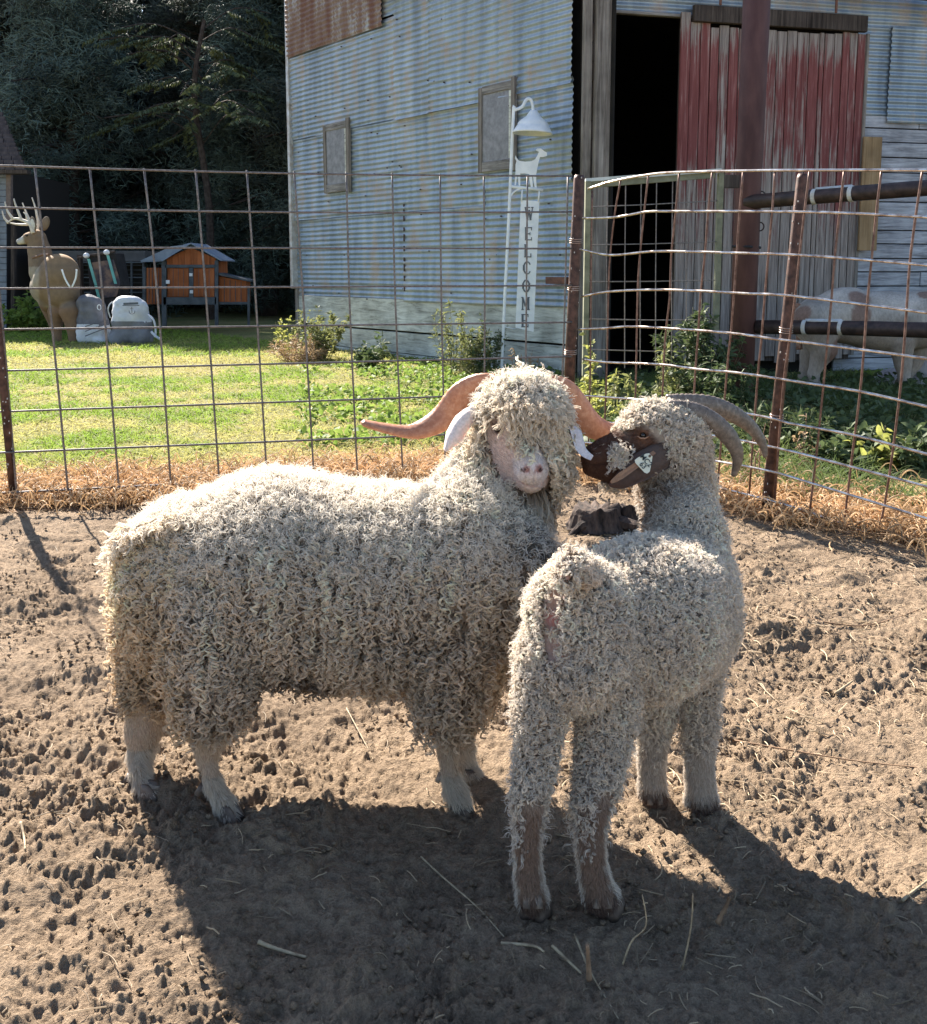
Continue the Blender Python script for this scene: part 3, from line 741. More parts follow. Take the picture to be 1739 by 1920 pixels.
fpost(P(1087, 328, 5.42), P(1060, 872, 5.42), 0.030, 'brown steel corner post just behind the two goats', [0.22, 0.40, 0.62, 0.78])
fpost(P(1506, 326, 4.47), G(1437, 968), 0.025, 'leaning rusty steel post right of the brown-headed goat', [0.30, 0.555])
# gate leaf behind the corner
gt = empty('mesh_gate', tuple(P(1100, 700, 7.6)*np.array([1, 1, 0])), 'wire mesh gate with pale top rail in front of the dark doorway', 'gate')
GREENW = simple('greenish_wood', (0.13, 0.135, 0.09), (0.23, 0.23, 0.16), 12, 0.8); PALE = simple('pale_rail', (0.58, 0.62, 0.62), (0.45, 0.50, 0.47), 6, 0.6)
b = MB(); a_, c_ = P(1098, 338, 7.55), P(1352, 319, 7.95); b.box((a_+c_)/2, (c_-a_)/2, (0, 0.03, 0), (0, 0, 0.012)); b.build('top_rail', PALE, gt)
b = MB(); a_, c_ = P(1098, 347, 7.55), P(1340, 328, 7.95); b.box((a_+c_)/2, (c_-a_)/2, (0, 0.02, 0), (0, 0, 0.022)); b.build('rail_board', GREENW, gt)
b = MB(); b.box((P(1100, 345, 7.55)+P(1100, 700, 7.55))/2, (0.020, 0, 0), (0, 0.03, 0), (0, 0, 0.72)); b.build('stile', GREENW, gt)
b = MB(); b.box((P(1347, 330, 7.95)+P(1347, 620, 7.95))/2, (0.020, 0, 0), (0, 0.03, 0), (0, 0, 0.62)); b.build('stile', GREENW, gt)
b = MB(); b.box(P(1368, 340, 8.1), (0.075, 0, 0), (0, 0.03, 0), (0, 0, 0.05)); b.build('hinge_block', DWOOD, gt)
for y0, y1 in ((388, 376), (459, 453), (528, 525), (598, 600), (655, 660)):
    b = MB(); b.tube([P(1100, y0, 7.56), P(1220, (y0+y1)/2+1, 7.75), P(1346, y1, 7.94)], 0.0045, 5); b.build('wire', WIRE, gt)
for x in (1140, 1174, 1203, 1232, 1262, 1290, 1318):
    Yx = 7.55+0.4*(x-1098)/254; b = MB(); b.tube([P(x, 332, Yx), P(x-2, 500, Yx), P(x-2, 690, Yx)], 0.0045, 5); b.build('wire', WIRE, gt)
# ------------------------------------------------------------------ fleece and skin materials
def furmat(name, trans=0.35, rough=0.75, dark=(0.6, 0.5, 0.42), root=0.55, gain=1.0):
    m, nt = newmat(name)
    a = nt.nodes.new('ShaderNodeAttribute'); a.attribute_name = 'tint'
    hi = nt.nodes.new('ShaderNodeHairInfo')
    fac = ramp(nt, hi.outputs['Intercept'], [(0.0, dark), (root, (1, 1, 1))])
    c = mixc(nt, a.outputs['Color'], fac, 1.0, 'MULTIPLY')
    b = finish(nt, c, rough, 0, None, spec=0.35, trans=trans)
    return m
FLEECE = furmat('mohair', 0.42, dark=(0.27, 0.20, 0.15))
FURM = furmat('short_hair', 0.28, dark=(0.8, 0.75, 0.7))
m, nt = newmat('animal_skin'); a = nt.nodes.new('ShaderNodeAttribute'); a.attribute_name = 'Col'
f = noise(nt, 160, 5, 0.7, coords(nt)); f2 = noise(nt, 900, 2, 0.6, coords(nt, (1, 1, 0.2)))
c = mixc(nt, a.outputs['Color'], ramp(nt, f, [(0.35, (0.78, 0.76, 0.74)), (0.65, (1.06,)*3)]), 1.0, 'MULTIPLY')
sb = finish(nt, c, 0.62, 0, mathn(nt, 'ADD', f, f2), 0.0012, 0.8, 0.35); SKIN = m
sb.inputs['Subsurface Weight'].default_value = 0.12; sb.inputs['Subsurface Radius'].default_value = (0.012, 0.005, 0.003); sb.inputs['Subsurface Scale'].default_value = 0.6
def hornmat(name, c1, c2, c3):
    m, nt = newmat(name); a = nt.nodes.new('ShaderNodeAttribute'); a.attribute_name = 'Col'
    f = noise(nt, 90, 6, 0.65, coords(nt)); c = ramp(nt, f, [(0.3, c1), (0.5, c2), (0.72, c3)])
    finish(nt, mixc(nt, c, a.outputs['Color'], 1.0, 'MULTIPLY'), 0.42, 0, f, 0.0015, 0.7, 0.45, trans=0.0); return m
HORNA = hornmat('tan_horn', (0.34, 0.135, 0.070), (0.46, 0.195, 0.105), (0.56, 0.30, 0.18))
HORNB = hornmat('grey_horn', (0.075, 0.055, 0.043), (0.15, 0.117, 0.092), (0.27, 0.22, 0.175))
HOOF = simple('hoof', (0.045, 0.032, 0.026), (0.15, 0.11, 0.085), 40, 0.55, bump=0.001)
HOOFL = simple('pale_hoof', (0.20, 0.14, 0.10), (0.38, 0.29, 0.22), 50, 0.6, bump=0.001)
EYE = simple('eye_gloss', (0.02, 0.012, 0.008), rough=0.1, spec=0.6)

def gfoot(px, py):
    g_ = G(px, py); return g_[1]
def leg(B, nodes, k=0.007):
    nn_ = [N(*q) for q in nodes]; B.chain(nn_, k); return nn_
def horn(name, nodes, mat, parent, flat=0.6, ridge=0.0, twist=0.0, up=(0, -1, 0.3), nr=16):
    """nodes: (point, radius); a keeled, growth-ringed horn"""
    pts = [n_[0] for n_ in nodes]; rad = [n_[1] for n_ in nodes]
    P_ = spl(pts, 14); T = np.linspace(0, len(pts)-1, len(P_)); R_ = np.interp(T, np.arange(len(pts)), rad)
    mlen = len(P_); V = []; C = []; L = 0; u = None; up = np.array(up, float)
    for i, p in enumerate(P_):
        t = unit(P_[min(i+1, mlen-1)]-P_[max(i-1, 0)])
        if i: L += np.linalg.norm(P_[i]-P_[i-1])
        if u is None: u = up-(up@t)*t
        else: u = u-(u@t)*t
        u = unit(u); w = np.cross(t, u); tw = twist*i/mlen; f_ = i/mlen
        rg = 1+ridge*(1-f_)*abs(math.sin(L/0.0065*math.pi))+0.01*math.sin(i*1.7)
        for k in range(nr):
            a = 2*math.pi*k/nr; e = 1.0-0.0*math.cos(a)
            x_, y_ = math.cos(a), math.sin(a)
            keel = 1+0.16*max(0, x_)**3
            V.append(p+R_[i]*rg*(x_*keel*math.cos(tw)*u+x_*keel*math.sin(tw)*w+flat*y_*(math.cos(tw)*w-math.sin(tw)*u)))
            C.append((1-0.15*f_,)*3)
    F = np.array([(i*nr+k, i*nr+(k+1) % nr, (i+1)*nr+(k+1) % nr, (i+1)*nr+k) for i in range(mlen-1) for k in range(nr)])
    n0 = len(V); V.append(P_[-1]+unit(P_[-1]-P_[-2])*R_[-1]*0.6); C.append((0.7,)*3)
    capf = np.array([((mlen-1)*nr+k, (mlen-1)*nr+(k+1) % nr, n0, n0) for k in range(nr)])
    me = mk(name, np.array(V), [tuple(q) for q in F]+[tuple(q[:3]) for q in capf], mat, parent, True, col=np.array(C))
    return me
def ear(name, cl, width, nrm, mat, parent, th=0.004, cup=0.35, col=(1, 1, 1), tipcol=None):
    """a cupped leaf: centre line points, half widths, facing direction"""
    cl = spl(cl, 6); m_ = len(cl); W_ = np.interp(np.linspace(0, 1, m_), np.linspace(0, 1, len(width)), width)
    nw = 9; V = []; C = []
    for sgn in (1, -1):
        for i, p in enumerate(cl):
            t = unit(cl[min(i+1, m_-1)]-cl[max(i-1, 0)]); nn_ = np.asarray(nrm[0])*(1-i/m_)+np.asarray(nrm[1])*(i/m_)
            nn_ = unit(nn_-(nn_@t)*t); w = np.cross(t, nn_)
            for k in range(nw):
                x = -1+2*k/(nw-1)
                V.append(p+w*x*W_[i]+nn_*(cup*W_[i]*(x*x)+sgn*th*0.5*(1-x**4)+ (vnoise(np.array([i*0.4]), np.array([k*0.5]), seed=3)[0]-0.5)*0.002))
                cc = np.array(col, float)
                if tipcol is not None: cc = cc*(1-i/m_)+np.array(tipcol)*(i/m_)
                C.append(cc)
    F = []
    for i in range(m_-1):
        for k in range(nw-1):
            q = (i*nw+k, i*nw+k+1, (i+1)*nw+k+1, (i+1)*nw+k); F.append(q); o_ = m_*nw; F.append(tuple(j+o_ for j in q[::-1]))
    o_ = m_*nw
    for i in range(m_-1):
        F.append((i*nw, (i+1)*nw, (i+1)*nw+o_, i*nw+o_)); F.append((i*nw+nw-1+o_, (i+1)*nw+nw-1+o_, (i+1)*nw+nw-1, i*nw+nw-1))
    for k in range(nw-1): F.append(((m_-1)*nw+k, (m_-1)*nw+k+1, (m_-1)*nw+k+1+o_, (m_-1)*nw+k+o_))
    return mk(name, np.array(V), F, mat, parent, True, col=np.array(C))
def colmix(base, c, w): return base*(1-w[:, None])+np.array(c)*w[:, None]
def near(V, p, r, soft=0.5):
    d = np.linalg.norm(V-np.asarray(p), axis=1)/r; return 1-tsmooth((d-(1-soft))/soft)
def hoofpair(B, foot, dirv, parent, mat, s=1.0):
    dirv = unit(np.array([dirv[0], dirv[1], 0.0])); side = np.array([dirv[1], -dirv[0], 0])
    for sg in (-1, 1):
        b = MB(); c_ = np.array([foot[0], foot[1], 0])+side*sg*0.0135*s
        prof = [(0, 0.000), (1, 0.000), (0.92, 0.016*s), (0.70, 0.032*s), (0.45, 0.044*s)]
        n = 14; v = []
        for r_, z_ in prof:
            for k in range(n):
                a = 2*math.pi*k/n; fx = math.cos(a)*(0.026*s+0.007*s*(math.cos(a) > 0)); fy = math.sin(a)*0.0135*s
                v.append(c_+dirv*(fx*r_+0.006*s-z_*0.25)+side*fy*r_+UP*(z_-0.006))
        f = [(i*n+k, i*n+(k+1) % n, (i+1)*n+(k+1) % n, (i+1)*n+k) for i in range(len(prof)-1) for k in range(n)]+[tuple((len(prof)-1)*n+k for k in range(n))]
        b.add(v, f); b.build('hoof', mat, parent, True)

HEADSHIFT[0] = 0.17
# ================================================================== goat 1: long ringlets, side on, looking at the camera
g1 = empty('goat', (-0.25, 2.05, 0), 'long-fleeced cream goat standing side on and facing the camera, wide tan horns', 'goat', 'angora goats in the pen')
B1 = Body()
B1.chain([N(372, 1085, 2.10, 138), N(520, 1072, 2.10, 166), N(730, 1090, 2.08, 156), N(860, 1080, 2.05, 132), N(935, 1080, 2.02, 105)], 0.03)
B1.chain([N(880, 1010, 2.04, 105), N(935, 930, 1.99, 84), N(968, 850, 1.965, 76)], 0.04)
B1.cap(N(970, 855, 1.965, 76), N(978, 790, 1.955, 74), 0.03)
B1.cap(N(976, 798, 1.93, 52), N(988, 852, 1.872, 30), 0.03)                       # bridge of the face
B1.cap(N(990, 850, 1.862, 28), N(996, 881, 1.834, 29), 0.010)                     # muzzle
B1.cap(N(996, 902, 1.844, 22), N(992, 902, 1.865, 23), 0.008)                     # chin
B1.cap(N(956, 845, 1.925, 32), N(984, 893, 1.878, 24), 0.02)
B1.cap(N(1012, 845, 1.925, 34), N(1000, 890, 1.875, 27), 0.02)
LEG1 = []
LEG1.append(leg(B1, [(405, 1160, 2.00, 92), (400, 1290, 1.965, 68), (392, 1370, 1.965, 38), (388, 1420, 1.965, 17), (400, 1470, 1.945, 12), (420, 1506, 1.93, 15), (432, 1528, 1.915, 13)]))
LEG1.append(leg(B1, [(315, 1160, 2.13, 82), (292, 1290, 2.12, 55), (268, 1370, 2.09, 32), (260, 1415, 2.07, 17), (263, 1450, 2.04, 13), (270, 1478, 2.02, 15), (282, 1492, 2.00, 14)]))
LEG1.append(leg(B1, [(850, 1190, 1.99, 80), (842, 1300, 1.965, 46), (838, 1370, 1.965, 24), (840, 1410, 1.965, 17), (843, 1450, 1.96, 13), (853, 1482, 1.955, 17), (862, 1499, 1.945, 15)]))
LEG1.append(leg(B1, [(885, 1190, 2.10, 70), (872, 1300, 2.09, 38), (864, 1380, 2.09, 24), (868, 1420, 2.09, 14), (876, 1445, 2.08, 16), (886, 1458, 2.065, 15)]))
no1 = [B1.hit(987, 880, 1.85), B1.hit(1012, 879, 1.85)]
for q, sx_ in zip(no1, (-1, 1)):
    B1.cap((q+np.array([sx_*0.0045, 0.0, 0.004]), 0.0036), (q+np.array([-sx_*0.0035, -0.0005, -0.0045]), 0.0024), 0.0025, sub=True)
mo = [B1.hit(x, y, 1.85) for x, y in ((971, 898), (977, 905), (988, 910), (1001, 911), (1012, 908), (1021, 900))]
for a_, c_ in zip(mo[:-1], mo[1:]): B1.cap((a_, 0.0022), (c_, 0.0022), 0.002, sub=True)
B1.cap((B1.hit(1000, 890, 1.85), 0.0018), (B1.hit(1000, 909, 1.85), 0.0018), 0.002, sub=True)
ey1 = B1.hit(934, 803, 1.92)
B1.ell(ey1+np.array([0.002, -0.0005, 0]), (0.012, 0.010, 0.009), k=0.006, sub=True)
V, F = B1.mesh(0.0040); V = B1.project(V, 1)
zc = V[:, 2]
C = np.tile(np.array([0.42, 0.33, 0.25]), (len(V), 1))
face = near(V, P(988, 880, 1.86), 0.085, 0.4)
C = colmix(C, (0.68, 0.53, 0.47), near(V, P(975, 860, 1.88), 0.11, 0.5))
C = colmix(C, (0.76, 0.71, 0.70), near(V, P(997, 872, 1.835), 0.050, 0.5))
C = colmix(C, (0.62, 0.36, 0.32), near(V, P(1000, 884, 1.824), 0.024, 0.6)*0.95)
for q in no1:
    C = colmix(C, (0.50, 0.27, 0.24), near(V, q, 0.012, 0.6)); C = colmix(C, (0.05, 0.02, 0.02), near(V, q+np.array([0, 0.003, 0]), 0.0062, 0.5))
dm = np.min([np.linalg.norm(V-q, axis=1) for q in spl(mo, 5)], axis=0); C = colmix(C, (0.34, 0.14, 0.12), 1-tsmooth(dm/0.0048))
C = colmix(C, (0.16, 0.09, 0.07), near(V, ey1, 0.017, 0.5))
lw_ = tsmooth((0.17-zc)/0.05); C = colmix(C, (0.46, 0.33, 0.25), lw_*0.9)
body1 = mk('body', V, F, SKIN, g1, True, col=C)
N1 = unit(B1.grad(V)) if False else None
b = MB(); prof = [(0.0001, -0.010)]+[(0.010*math.sin(a), -0.010*math.cos(a)) for a in np.linspace(0.3, 2.8, 8)]+[(0.0001, 0.010)]
b.lathe(ey1+np.array([0.001, 0.006, 0]), prof, 14); b.build('eye', EYE, g1, True)
for l_, dr, mt in zip(LEG1, ((0.75, -0.35), (0.75, -0.3), (0.8, -0.35), (0.8, -0.3)), (HOOF,)*4):
    hoofpair(B1, l_[-1][0], dr, g1, mt, 0.78)
for l_ in LEG1[:2]:                                                               # dewclaws
    q = l_[-3][0]; b = MB(); b.tube([q+np.array([-0.018, 0.002, -0.005]), q+np.array([-0.034, -0.004, -0.022])], [0.011, 0.007], 8); b.build('dewclaw', HOOF, g1, True)
for l_ in LEG1[2:]:
    q = l_[-3][0]; b = MB(); b.tube([q+np.array([-0.016, 0.002, -0.002]), q+np.array([-0.026, -0.004, -0.018])], [0.008, 0.005], 8); b.build('dewclaw', HOOFL, g1, True)
horn('horn', [N(945, 730, 1.985, 26), N(905, 728, 1.99, 26), N(868, 745, 2.0, 25), N(835, 782, 2.01, 23), N(800, 803, 2.0, 19), N(765, 810, 1.985, 15), N(722, 803, 1.97, 14), N(682, 793, 1.96, 12)], HORNA, g1, flat=0.5, ridge=0.05, twist=1.5, up=(0.3, -0.5, 0.8))
horn('horn', [N(1020, 730, 1.985, 26), N(1052, 738, 2.0, 26), N(1080, 768, 2.02, 26), N(1108, 797, 2.035, 23), N(1140, 812, 2.05, 19), N(1180, 815, 2.06, 15), N(1222, 806, 2.07, 12), N(1262, 796, 2.09, 8)], HORNA, g1, flat=0.5, ridge=0.05, twist=-1.5, up=(-0.3, -0.5, 0.8))
SK = SKIN
ear('ear', [P(898, 760, 1.94), P(872, 784, 1.90), P(852, 818, 1.885), P(835, 846, 1.88)], [0.012, 0.020, 0.019, 0.003], ((0.1, -0.9, 0.5), (0.3, -0.8, 0.6)), SK, g1, th=0.005, cup=-0.7, col=(0.76, 0.68, 0.63))
ear('ear', [P(1058, 785, 1.93), P(1075, 812, 1.90), P(1088, 845, 1.885), P(1110, 860, 1.875)], [0.010, 0.017, 0.013, 0.006], ((0.85, -0.6, 0.1), (0.2, -0.8, 0.7)), SK, g1, th=0.006, cup=0.5, col=(0.72, 0.64, 0.62), tipcol=(0.74, 0.68, 0.68))

# --- fleece
r1 = np.random.default_rng(11)
def prj(X):                       # picture position of points, for choosing which skin grows fleece
    d = X-CAMP; xc = d[:, 0]; yc = d[:, 1]*cp-d[:, 2]*sp; zc_ = d[:, 1]*sp+d[:, 2]*cp
    return CX+FPX*xc/yc, CY-FPX*zc_/yc
def facepts(V, lst, Y):
    w = np.zeros(len(V))
    for px, py, rr in lst:
        a_, b_ = prj(V); w = np.maximum(w, (a_-px)**2+(b_-py)**2 < rr*rr)
    return w > 0
fc = V[F].mean(1)
bare = facepts(fc, [(996, 866, 27), (996, 893, 36), (934, 798, 24), (942, 826, 26), (952, 852, 27), (964, 880, 28)], 1.88) & (fc[:, 1] < 2.12)
bare |= fc[:, 2] < 0.185
w = np.where(bare, 0.0, 1.0)
w *= 1+0.8*(np.linalg.norm(fc-P(985, 800, 1.95), axis=1) < 0.13)
nl = 15500
R0 = sample(V, F, nl, w, r1); nr_ = B1.grad(R0)
isneck = (R0[:, 0] > P(860, 900, 2.0)[0]) & (R0[:, 2] > 0.52)
flow = np.tile([0, 0, -1.0], (nl, 1))
side = np.sign(R0[:, 1]-2.10)[:, None]*np.array([[0, 1.0, 0]])
flow = flow+side*0.8*np.clip(nr_[:, 2:3], 0, 1)+np.array([[-0.12, 0, 0]])
head = R0[:, 2] > P(980, 850, 1.95)[2]
hc_ = P(980, 760, 1.95)
flow = np.where(head[:, None], np.array([[0, -0.35, -1.0]])+0.9*(R0-hc_)*np.array([[3.5, 1.5, 0]]), flow)
L = np.where(R0[:, 2] > 0.58, 0.030, 0.050)
L = np.where(R0[:, 2] < 0.40, 0.060, L); L = np.where(isneck, 0.048, L); L = np.where(head, 0.052, L)
L = np.where((R0[:, 2] < 0.30) & (R0[:, 0] < -0.35), 0.045, L)
de_ = np.hypot(*(np.array(prj(R0))-np.array([[936], [790]]))); L = np.where(head & (de_ < 46) & (R0[:, 1] < 2.14), 0.020, L)
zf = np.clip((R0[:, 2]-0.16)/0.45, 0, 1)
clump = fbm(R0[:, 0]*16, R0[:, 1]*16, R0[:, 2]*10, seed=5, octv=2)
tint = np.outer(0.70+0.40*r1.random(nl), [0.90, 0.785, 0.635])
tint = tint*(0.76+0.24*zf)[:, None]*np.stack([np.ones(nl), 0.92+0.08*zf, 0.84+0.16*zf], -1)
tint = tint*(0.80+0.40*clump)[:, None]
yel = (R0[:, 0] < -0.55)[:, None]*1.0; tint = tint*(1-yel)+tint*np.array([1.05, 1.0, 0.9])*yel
neckd = near(R0, P(985, 965, 1.93), 0.11, 0.7)[:, None]; tint = tint*(1-0.72*np.maximum(neckd, near(R0, P(985, 1000, 1.93), 0.085, 0.7)[:, None]))  # darkness under the face put into the neck wool tint
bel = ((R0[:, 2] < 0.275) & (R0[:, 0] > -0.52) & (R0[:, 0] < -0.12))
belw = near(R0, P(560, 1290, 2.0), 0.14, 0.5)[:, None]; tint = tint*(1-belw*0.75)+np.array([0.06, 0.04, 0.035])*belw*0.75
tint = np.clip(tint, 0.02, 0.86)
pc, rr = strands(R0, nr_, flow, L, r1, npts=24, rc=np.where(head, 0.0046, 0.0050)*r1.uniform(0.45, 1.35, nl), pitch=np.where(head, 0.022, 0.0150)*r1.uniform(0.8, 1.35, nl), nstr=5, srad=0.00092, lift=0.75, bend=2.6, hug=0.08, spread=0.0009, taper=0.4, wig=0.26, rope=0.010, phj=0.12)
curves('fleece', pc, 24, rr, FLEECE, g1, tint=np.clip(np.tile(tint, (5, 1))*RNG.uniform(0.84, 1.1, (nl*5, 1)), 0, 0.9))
# pale loose wisps, thickest on top, put sunlit brightness into the wool colour
nw_ = 9000; gz_ = B1.grad(fc)[:, 2]; wt = np.where(~bare, tsmooth((fc[:, 2]-0.34)/0.30)*(0.12+tsmooth((gz_+0.15)/0.7)), 0.0)*np.where((fc[:, 0] > 0.02) & (fc[:, 2] > 0.5) & (gz_ < 0.1), 0.15, 1.0); R2 = sample(V, F, nw_, wt, r1); n2 = B1.grad(R2)
fl2 = np.stack([r1.normal(0, 0.6, nw_), r1.normal(0, 0.5, nw_), np.full(nw_, -0.5)], -1)
pc, rr = strands(R2, n2, fl2, 0.040, r1, npts=16, rc=0.0035, pitch=0.02, nstr=3, srad=0.0007, lift=0.9, bend=1.3, hug=0.35, spread=0.003, taper=0.8, wig=0.5)
curves('wisps', pc, 16, rr, FLEECE, g1, tint=np.outer(RNG.uniform(0.75, 1.0, nw_*3), [0.90, 0.83, 0.72]))
# fringe over the forehead, ringlets beside the cheeks, tail plume
def hangers(px, py, Y, spx, n, L_, fl, tc, rc=0.0045, pitch=0.02, srad=0.0012, name='forelock', nstr=5, lift=0.15, body=B1, par=g1, seed=3, npts=26, sy=None):
    rg = np.random.default_rng(seed); c_ = P(px, py, Y); s_ = S(c_)
    R_ = c_+np.stack([rg.normal(0, spx*s_, n), rg.normal(0, 0.006, n), rg.normal(0, (sy or spx*0.35)*s_, n)], -1)
    R_ = R_-body.grad(R_)*(body.dist(R_)-0.001)[:, None]*1.0
    nn_ = body.grad(R_)
    pc, rr = strands(R_, nn_, np.tile(np.array(fl, float), (n, 1)), L_, rg, npts=npts, rc=rc, pitch=pitch, nstr=nstr, srad=srad, lift=lift, bend=3.0, hug=0.12, spread=0.0016, taper=0.4, wig=0.16)
    return curves(name, pc, npts, rr, FLEECE, par, tint=np.outer(rg.uniform(0.85, 1.08, n*nstr), tc))
hangers(998, 742, 1.90, 26, 420, 0.082, (0.05, -0.35, -1), [0.82, 0.71, 0.56], rc=0.0028, pitch=0.030, srad=0.0008, name='forelock', seed=31, sy=18)
hangers(1004, 795, 1.885, 18, 120, 0.045, (0.08, -0.25, -1), [0.72, 0.63, 0.52], name='forelock', seed=32, sy=14)
hangers(900, 800, 1.93, 9, 110, 0.050, (-0.35, -0.3, -1), [0.72, 0.62, 0.48], name='cheek_curls', seed=33, sy=30)
hangers(1048, 810, 1.93, 14, 150, 0.065, (0.25, -0.3, -1), [0.66, 0.57, 0.46], name='cheek_curls', seed=34, sy=34)
hangers(992, 924, 1.855, 17, 90, 0.085, (0, -0.02, -1), [0.50, 0.44, 0.36], rc=0.003, pitch=0.045, srad=0.0008, name='beard', seed=35, sy=5, lift=0.4)
hangers(275, 950, 2.05, 26, 230, 0.10, (0.25, -0.25, -1), [0.80, 0.71, 0.58], rc=0.005, pitch=0.045, srad=0.0011, name='tail_plume', seed=36, sy=14, npts=34)
hangers(240, 1010, 2.10, 8, 160, 0.075, (-0.02, 0, -1), [0.80, 0.68, 0.52], rc=0.006, pitch=0.03, name='tail_plume', seed=37, sy=60)
# short hair of face and shanks
def shorthair(body, V, F, sel, C, n, L_, par, seed, flowf, srad=0.00045, lift=0.35, rc=0.0006, npts=6):
    rg = np.random.default_rng(seed); fcc = V[F].mean(1); R_ = sample(V, F, n, sel(fcc).astype(float)+1e-9, rg); nn_ = body.grad(R_)
    fl = flowf(R_); pc, rr = strands(R_, nn_, fl, L_, rg, npts=npts, rc=rc, pitch=0.02, nstr=1, srad=srad, lift=lift, bend=2, hug=0.18, spread=0.0003, taper=0.9, wig=0.18)
    # colour of the nearest skin vertex through a coarse grid
    key = np.round(V/0.008).astype(int); kd = {}
    for i_, k_ in enumerate(map(tuple, key)): kd[k_] = i_
    kk = np.round(R_/0.008).astype(int); ci = np.array([kd.get(tuple(q), -1) for q in kk])
    tc = np.where((ci >= 0)[:, None], C[ci], C.mean(0)); tc = tc*rg.uniform(0.8, 1.25, (n, 1))
    return curves('short_hair', pc, npts, rr, FURM, par, tint=np.clip(tc, 0, 0.9))
shorthair(B1, V, F, lambda f_: (f_[:, 2] < 0.24) & (f_[:, 2] > 0.02), colmix(C, (0.60, 0.49, 0.37), np.full(len(C), 0.75)), 34000, 0.010, g1, 41, lambda R_: np.tile([0.1, 0, -1.0], (len(R_), 1)), lift=0.3)
shorthair(B1, V, F, lambda f_: (f_[:, 2] < 0.075) & (f_[:, 2] > 0.012), colmix(C, (0.60, 0.52, 0.42), np.full(len(C), 0.9)), 9000, 0.020, g1, 44, lambda R_: np.tile([0.5, -0.1, -1.0], (len(R_), 1)), lift=0.4)
shorthair(B1, V, F, lambda f_: (f_[:, 1] < 2.10) & (f_[:, 2] > P(985, 915, 1.85)[2]) & (np.linalg.norm(f_-P(985, 870, 1.85), axis=1) < 0.12), C, 9000, 0.007, g1, 42, lambda R_: unit(R_-P(988, 900, 1.80))*1.0+np.array([[0, 0, 0.4]]), srad=0.0003, lift=0.1)

# ================================================================== goat 2: tight curls, rump to the camera, brown face
g2 = empty('goat', (0.33, 1.78, 0), 'smaller curly white goat seen from behind, brown face turned left, white ear tag', 'goat', 'angora goats in the pen')
B2 = Body()
B2.chain([N(1090, 1150, 1.69, 84), N(1110, 1175, 1.72, 92), N(1200, 1160, 1.80, 134), N(1248, 1145, 1.88, 120), N(1280, 1105, 1.95, 90)], 0.03)
B2.cap(N(1082, 1140, 1.67, 76), N(1080, 1230, 1.66, 84), 0.03)
B2.chain([N(1283, 1090, 1.97, 76), N(1283, 1010, 2.00, 60), N(1268, 920, 1.99, 55), N(1262, 850, 1.98, 60)], 0.03)
B2.cap(N(1258, 820, 1.975, 56), N(1222, 806, 1.96, 46), 0.02)                     # skull
B2.cap(N(1222, 815, 1.955, 40), N(1140, 850, 1.93, 30), 0.02)                     # face
B2.cap(N(1215, 850, 1.955, 42), N(1150, 878, 1.93, 27), 0.02)                     # jaw
B2.cap(N(1140, 852, 1.928, 29), N(1113, 858, 1.922, 24), 0.012)                   # nose
B2.cap(N(1140, 884, 1.93, 20), N(1108, 878, 1.925, 14), 0.008)                    # lower lip
LEG2 = []
LEG2.append(leg(B2, [(1030, 1230, 1.66, 52), (1015, 1330, 1.64, 38), (1006, 1420, 1.63, 29), (992, 1500, 1.605, 24), (989, 1580, 1.60, 19), (991, 1640, 1.60, 20), (998, 1680, 1.60, 23), (1003, 1708, 1.61, 18)]))
LEG2.append(leg(B2, [(1132, 1250, 1.70, 66), (1138, 1350, 1.68, 45), (1122, 1450, 1.65, 34), (1108, 1520, 1.62, 26), (1107, 1590, 1.61, 21), (1114, 1640, 1.61, 22), (1127, 1680, 1.61, 27), (1137, 1708, 1.615, 20)]))
LEG2.append(leg(B2, [(1225, 1280, 1.93, 50), (1225, 1370, 1.955, 25), (1223, 1430, 1.965, 20), (1223, 1470, 1.965, 20), (1225, 1492, 1.965, 21), (1228, 1502, 1.975, 16)]))
LEG2.append(leg(B2, [(1308, 1200, 1.92, 50), (1312, 1310, 1.92, 27), (1312, 1390, 1.93, 23), (1312, 1450, 1.93, 21), (1316, 1500, 1.93, 25), (1320, 1520, 1.94, 19)]))
B2.cap(N(1088, 1068, 1.65, 20), N(1072, 1058, 1.60, 13), 0.015)                   # tail root
B2.cap(N(1072, 1056, 1.60, 13), N(1058, 1085, 1.565, 10), 0.012)
cl2 = [B2.hit(x, y, 1.6) for x, y in ((1042, 1110), (1036, 1150), (1034, 1185), (1040, 1225))]
for a_, c_ in zip(cl2[:-1], cl2[1:]): B2.cap((a_, 0.011), (c_, 0.012), 0.012, sub=True)
vu = B2.hit(1038, 1160, 1.6); B2.cap((vu+np.array([0, 0.002, 0.008]), 0.008), (vu+np.array([0, 0.0, -0.022]), 0.006), 0.006)
ns2 = B2.hit(1103, 848, 1.92); B2.ell(ns2+np.array([-0.001, -0.001, 0]), (0.008, 0.006, 0.0045), k=0.004, sub=True)
mo2 = [B2.hit(x, y, 1.92) for x, y in ((1094, 868), (1110, 872), (1130, 871), (1150, 868))]
for a_, c_ in zip(mo2[:-1], mo2[1:]): B2.cap((a_, 0.0022), (c_, 0.002), 0.002, sub=True)
ey2 = B2.hit(1206, 817, 1.93); B2.ell(ey2, (0.010, 0.007, 0.007), k=0.006, sub=True)
V2, F2 = B2.mesh(0.0042); V2 = B2.project(V2, 1)
C2 = np.tile(np.array([0.50, 0.43, 0.36]), (len(V2), 1))
hb = P(1160, 855, 1.93)
C2 = colmix(C2, (0.085, 0.037, 0.022), np.maximum(near(V2, P(1140, 862, 1.93), 0.085, 0.3), near(V2, P(1200, 835, 1.94), 0.062, 0.3)))
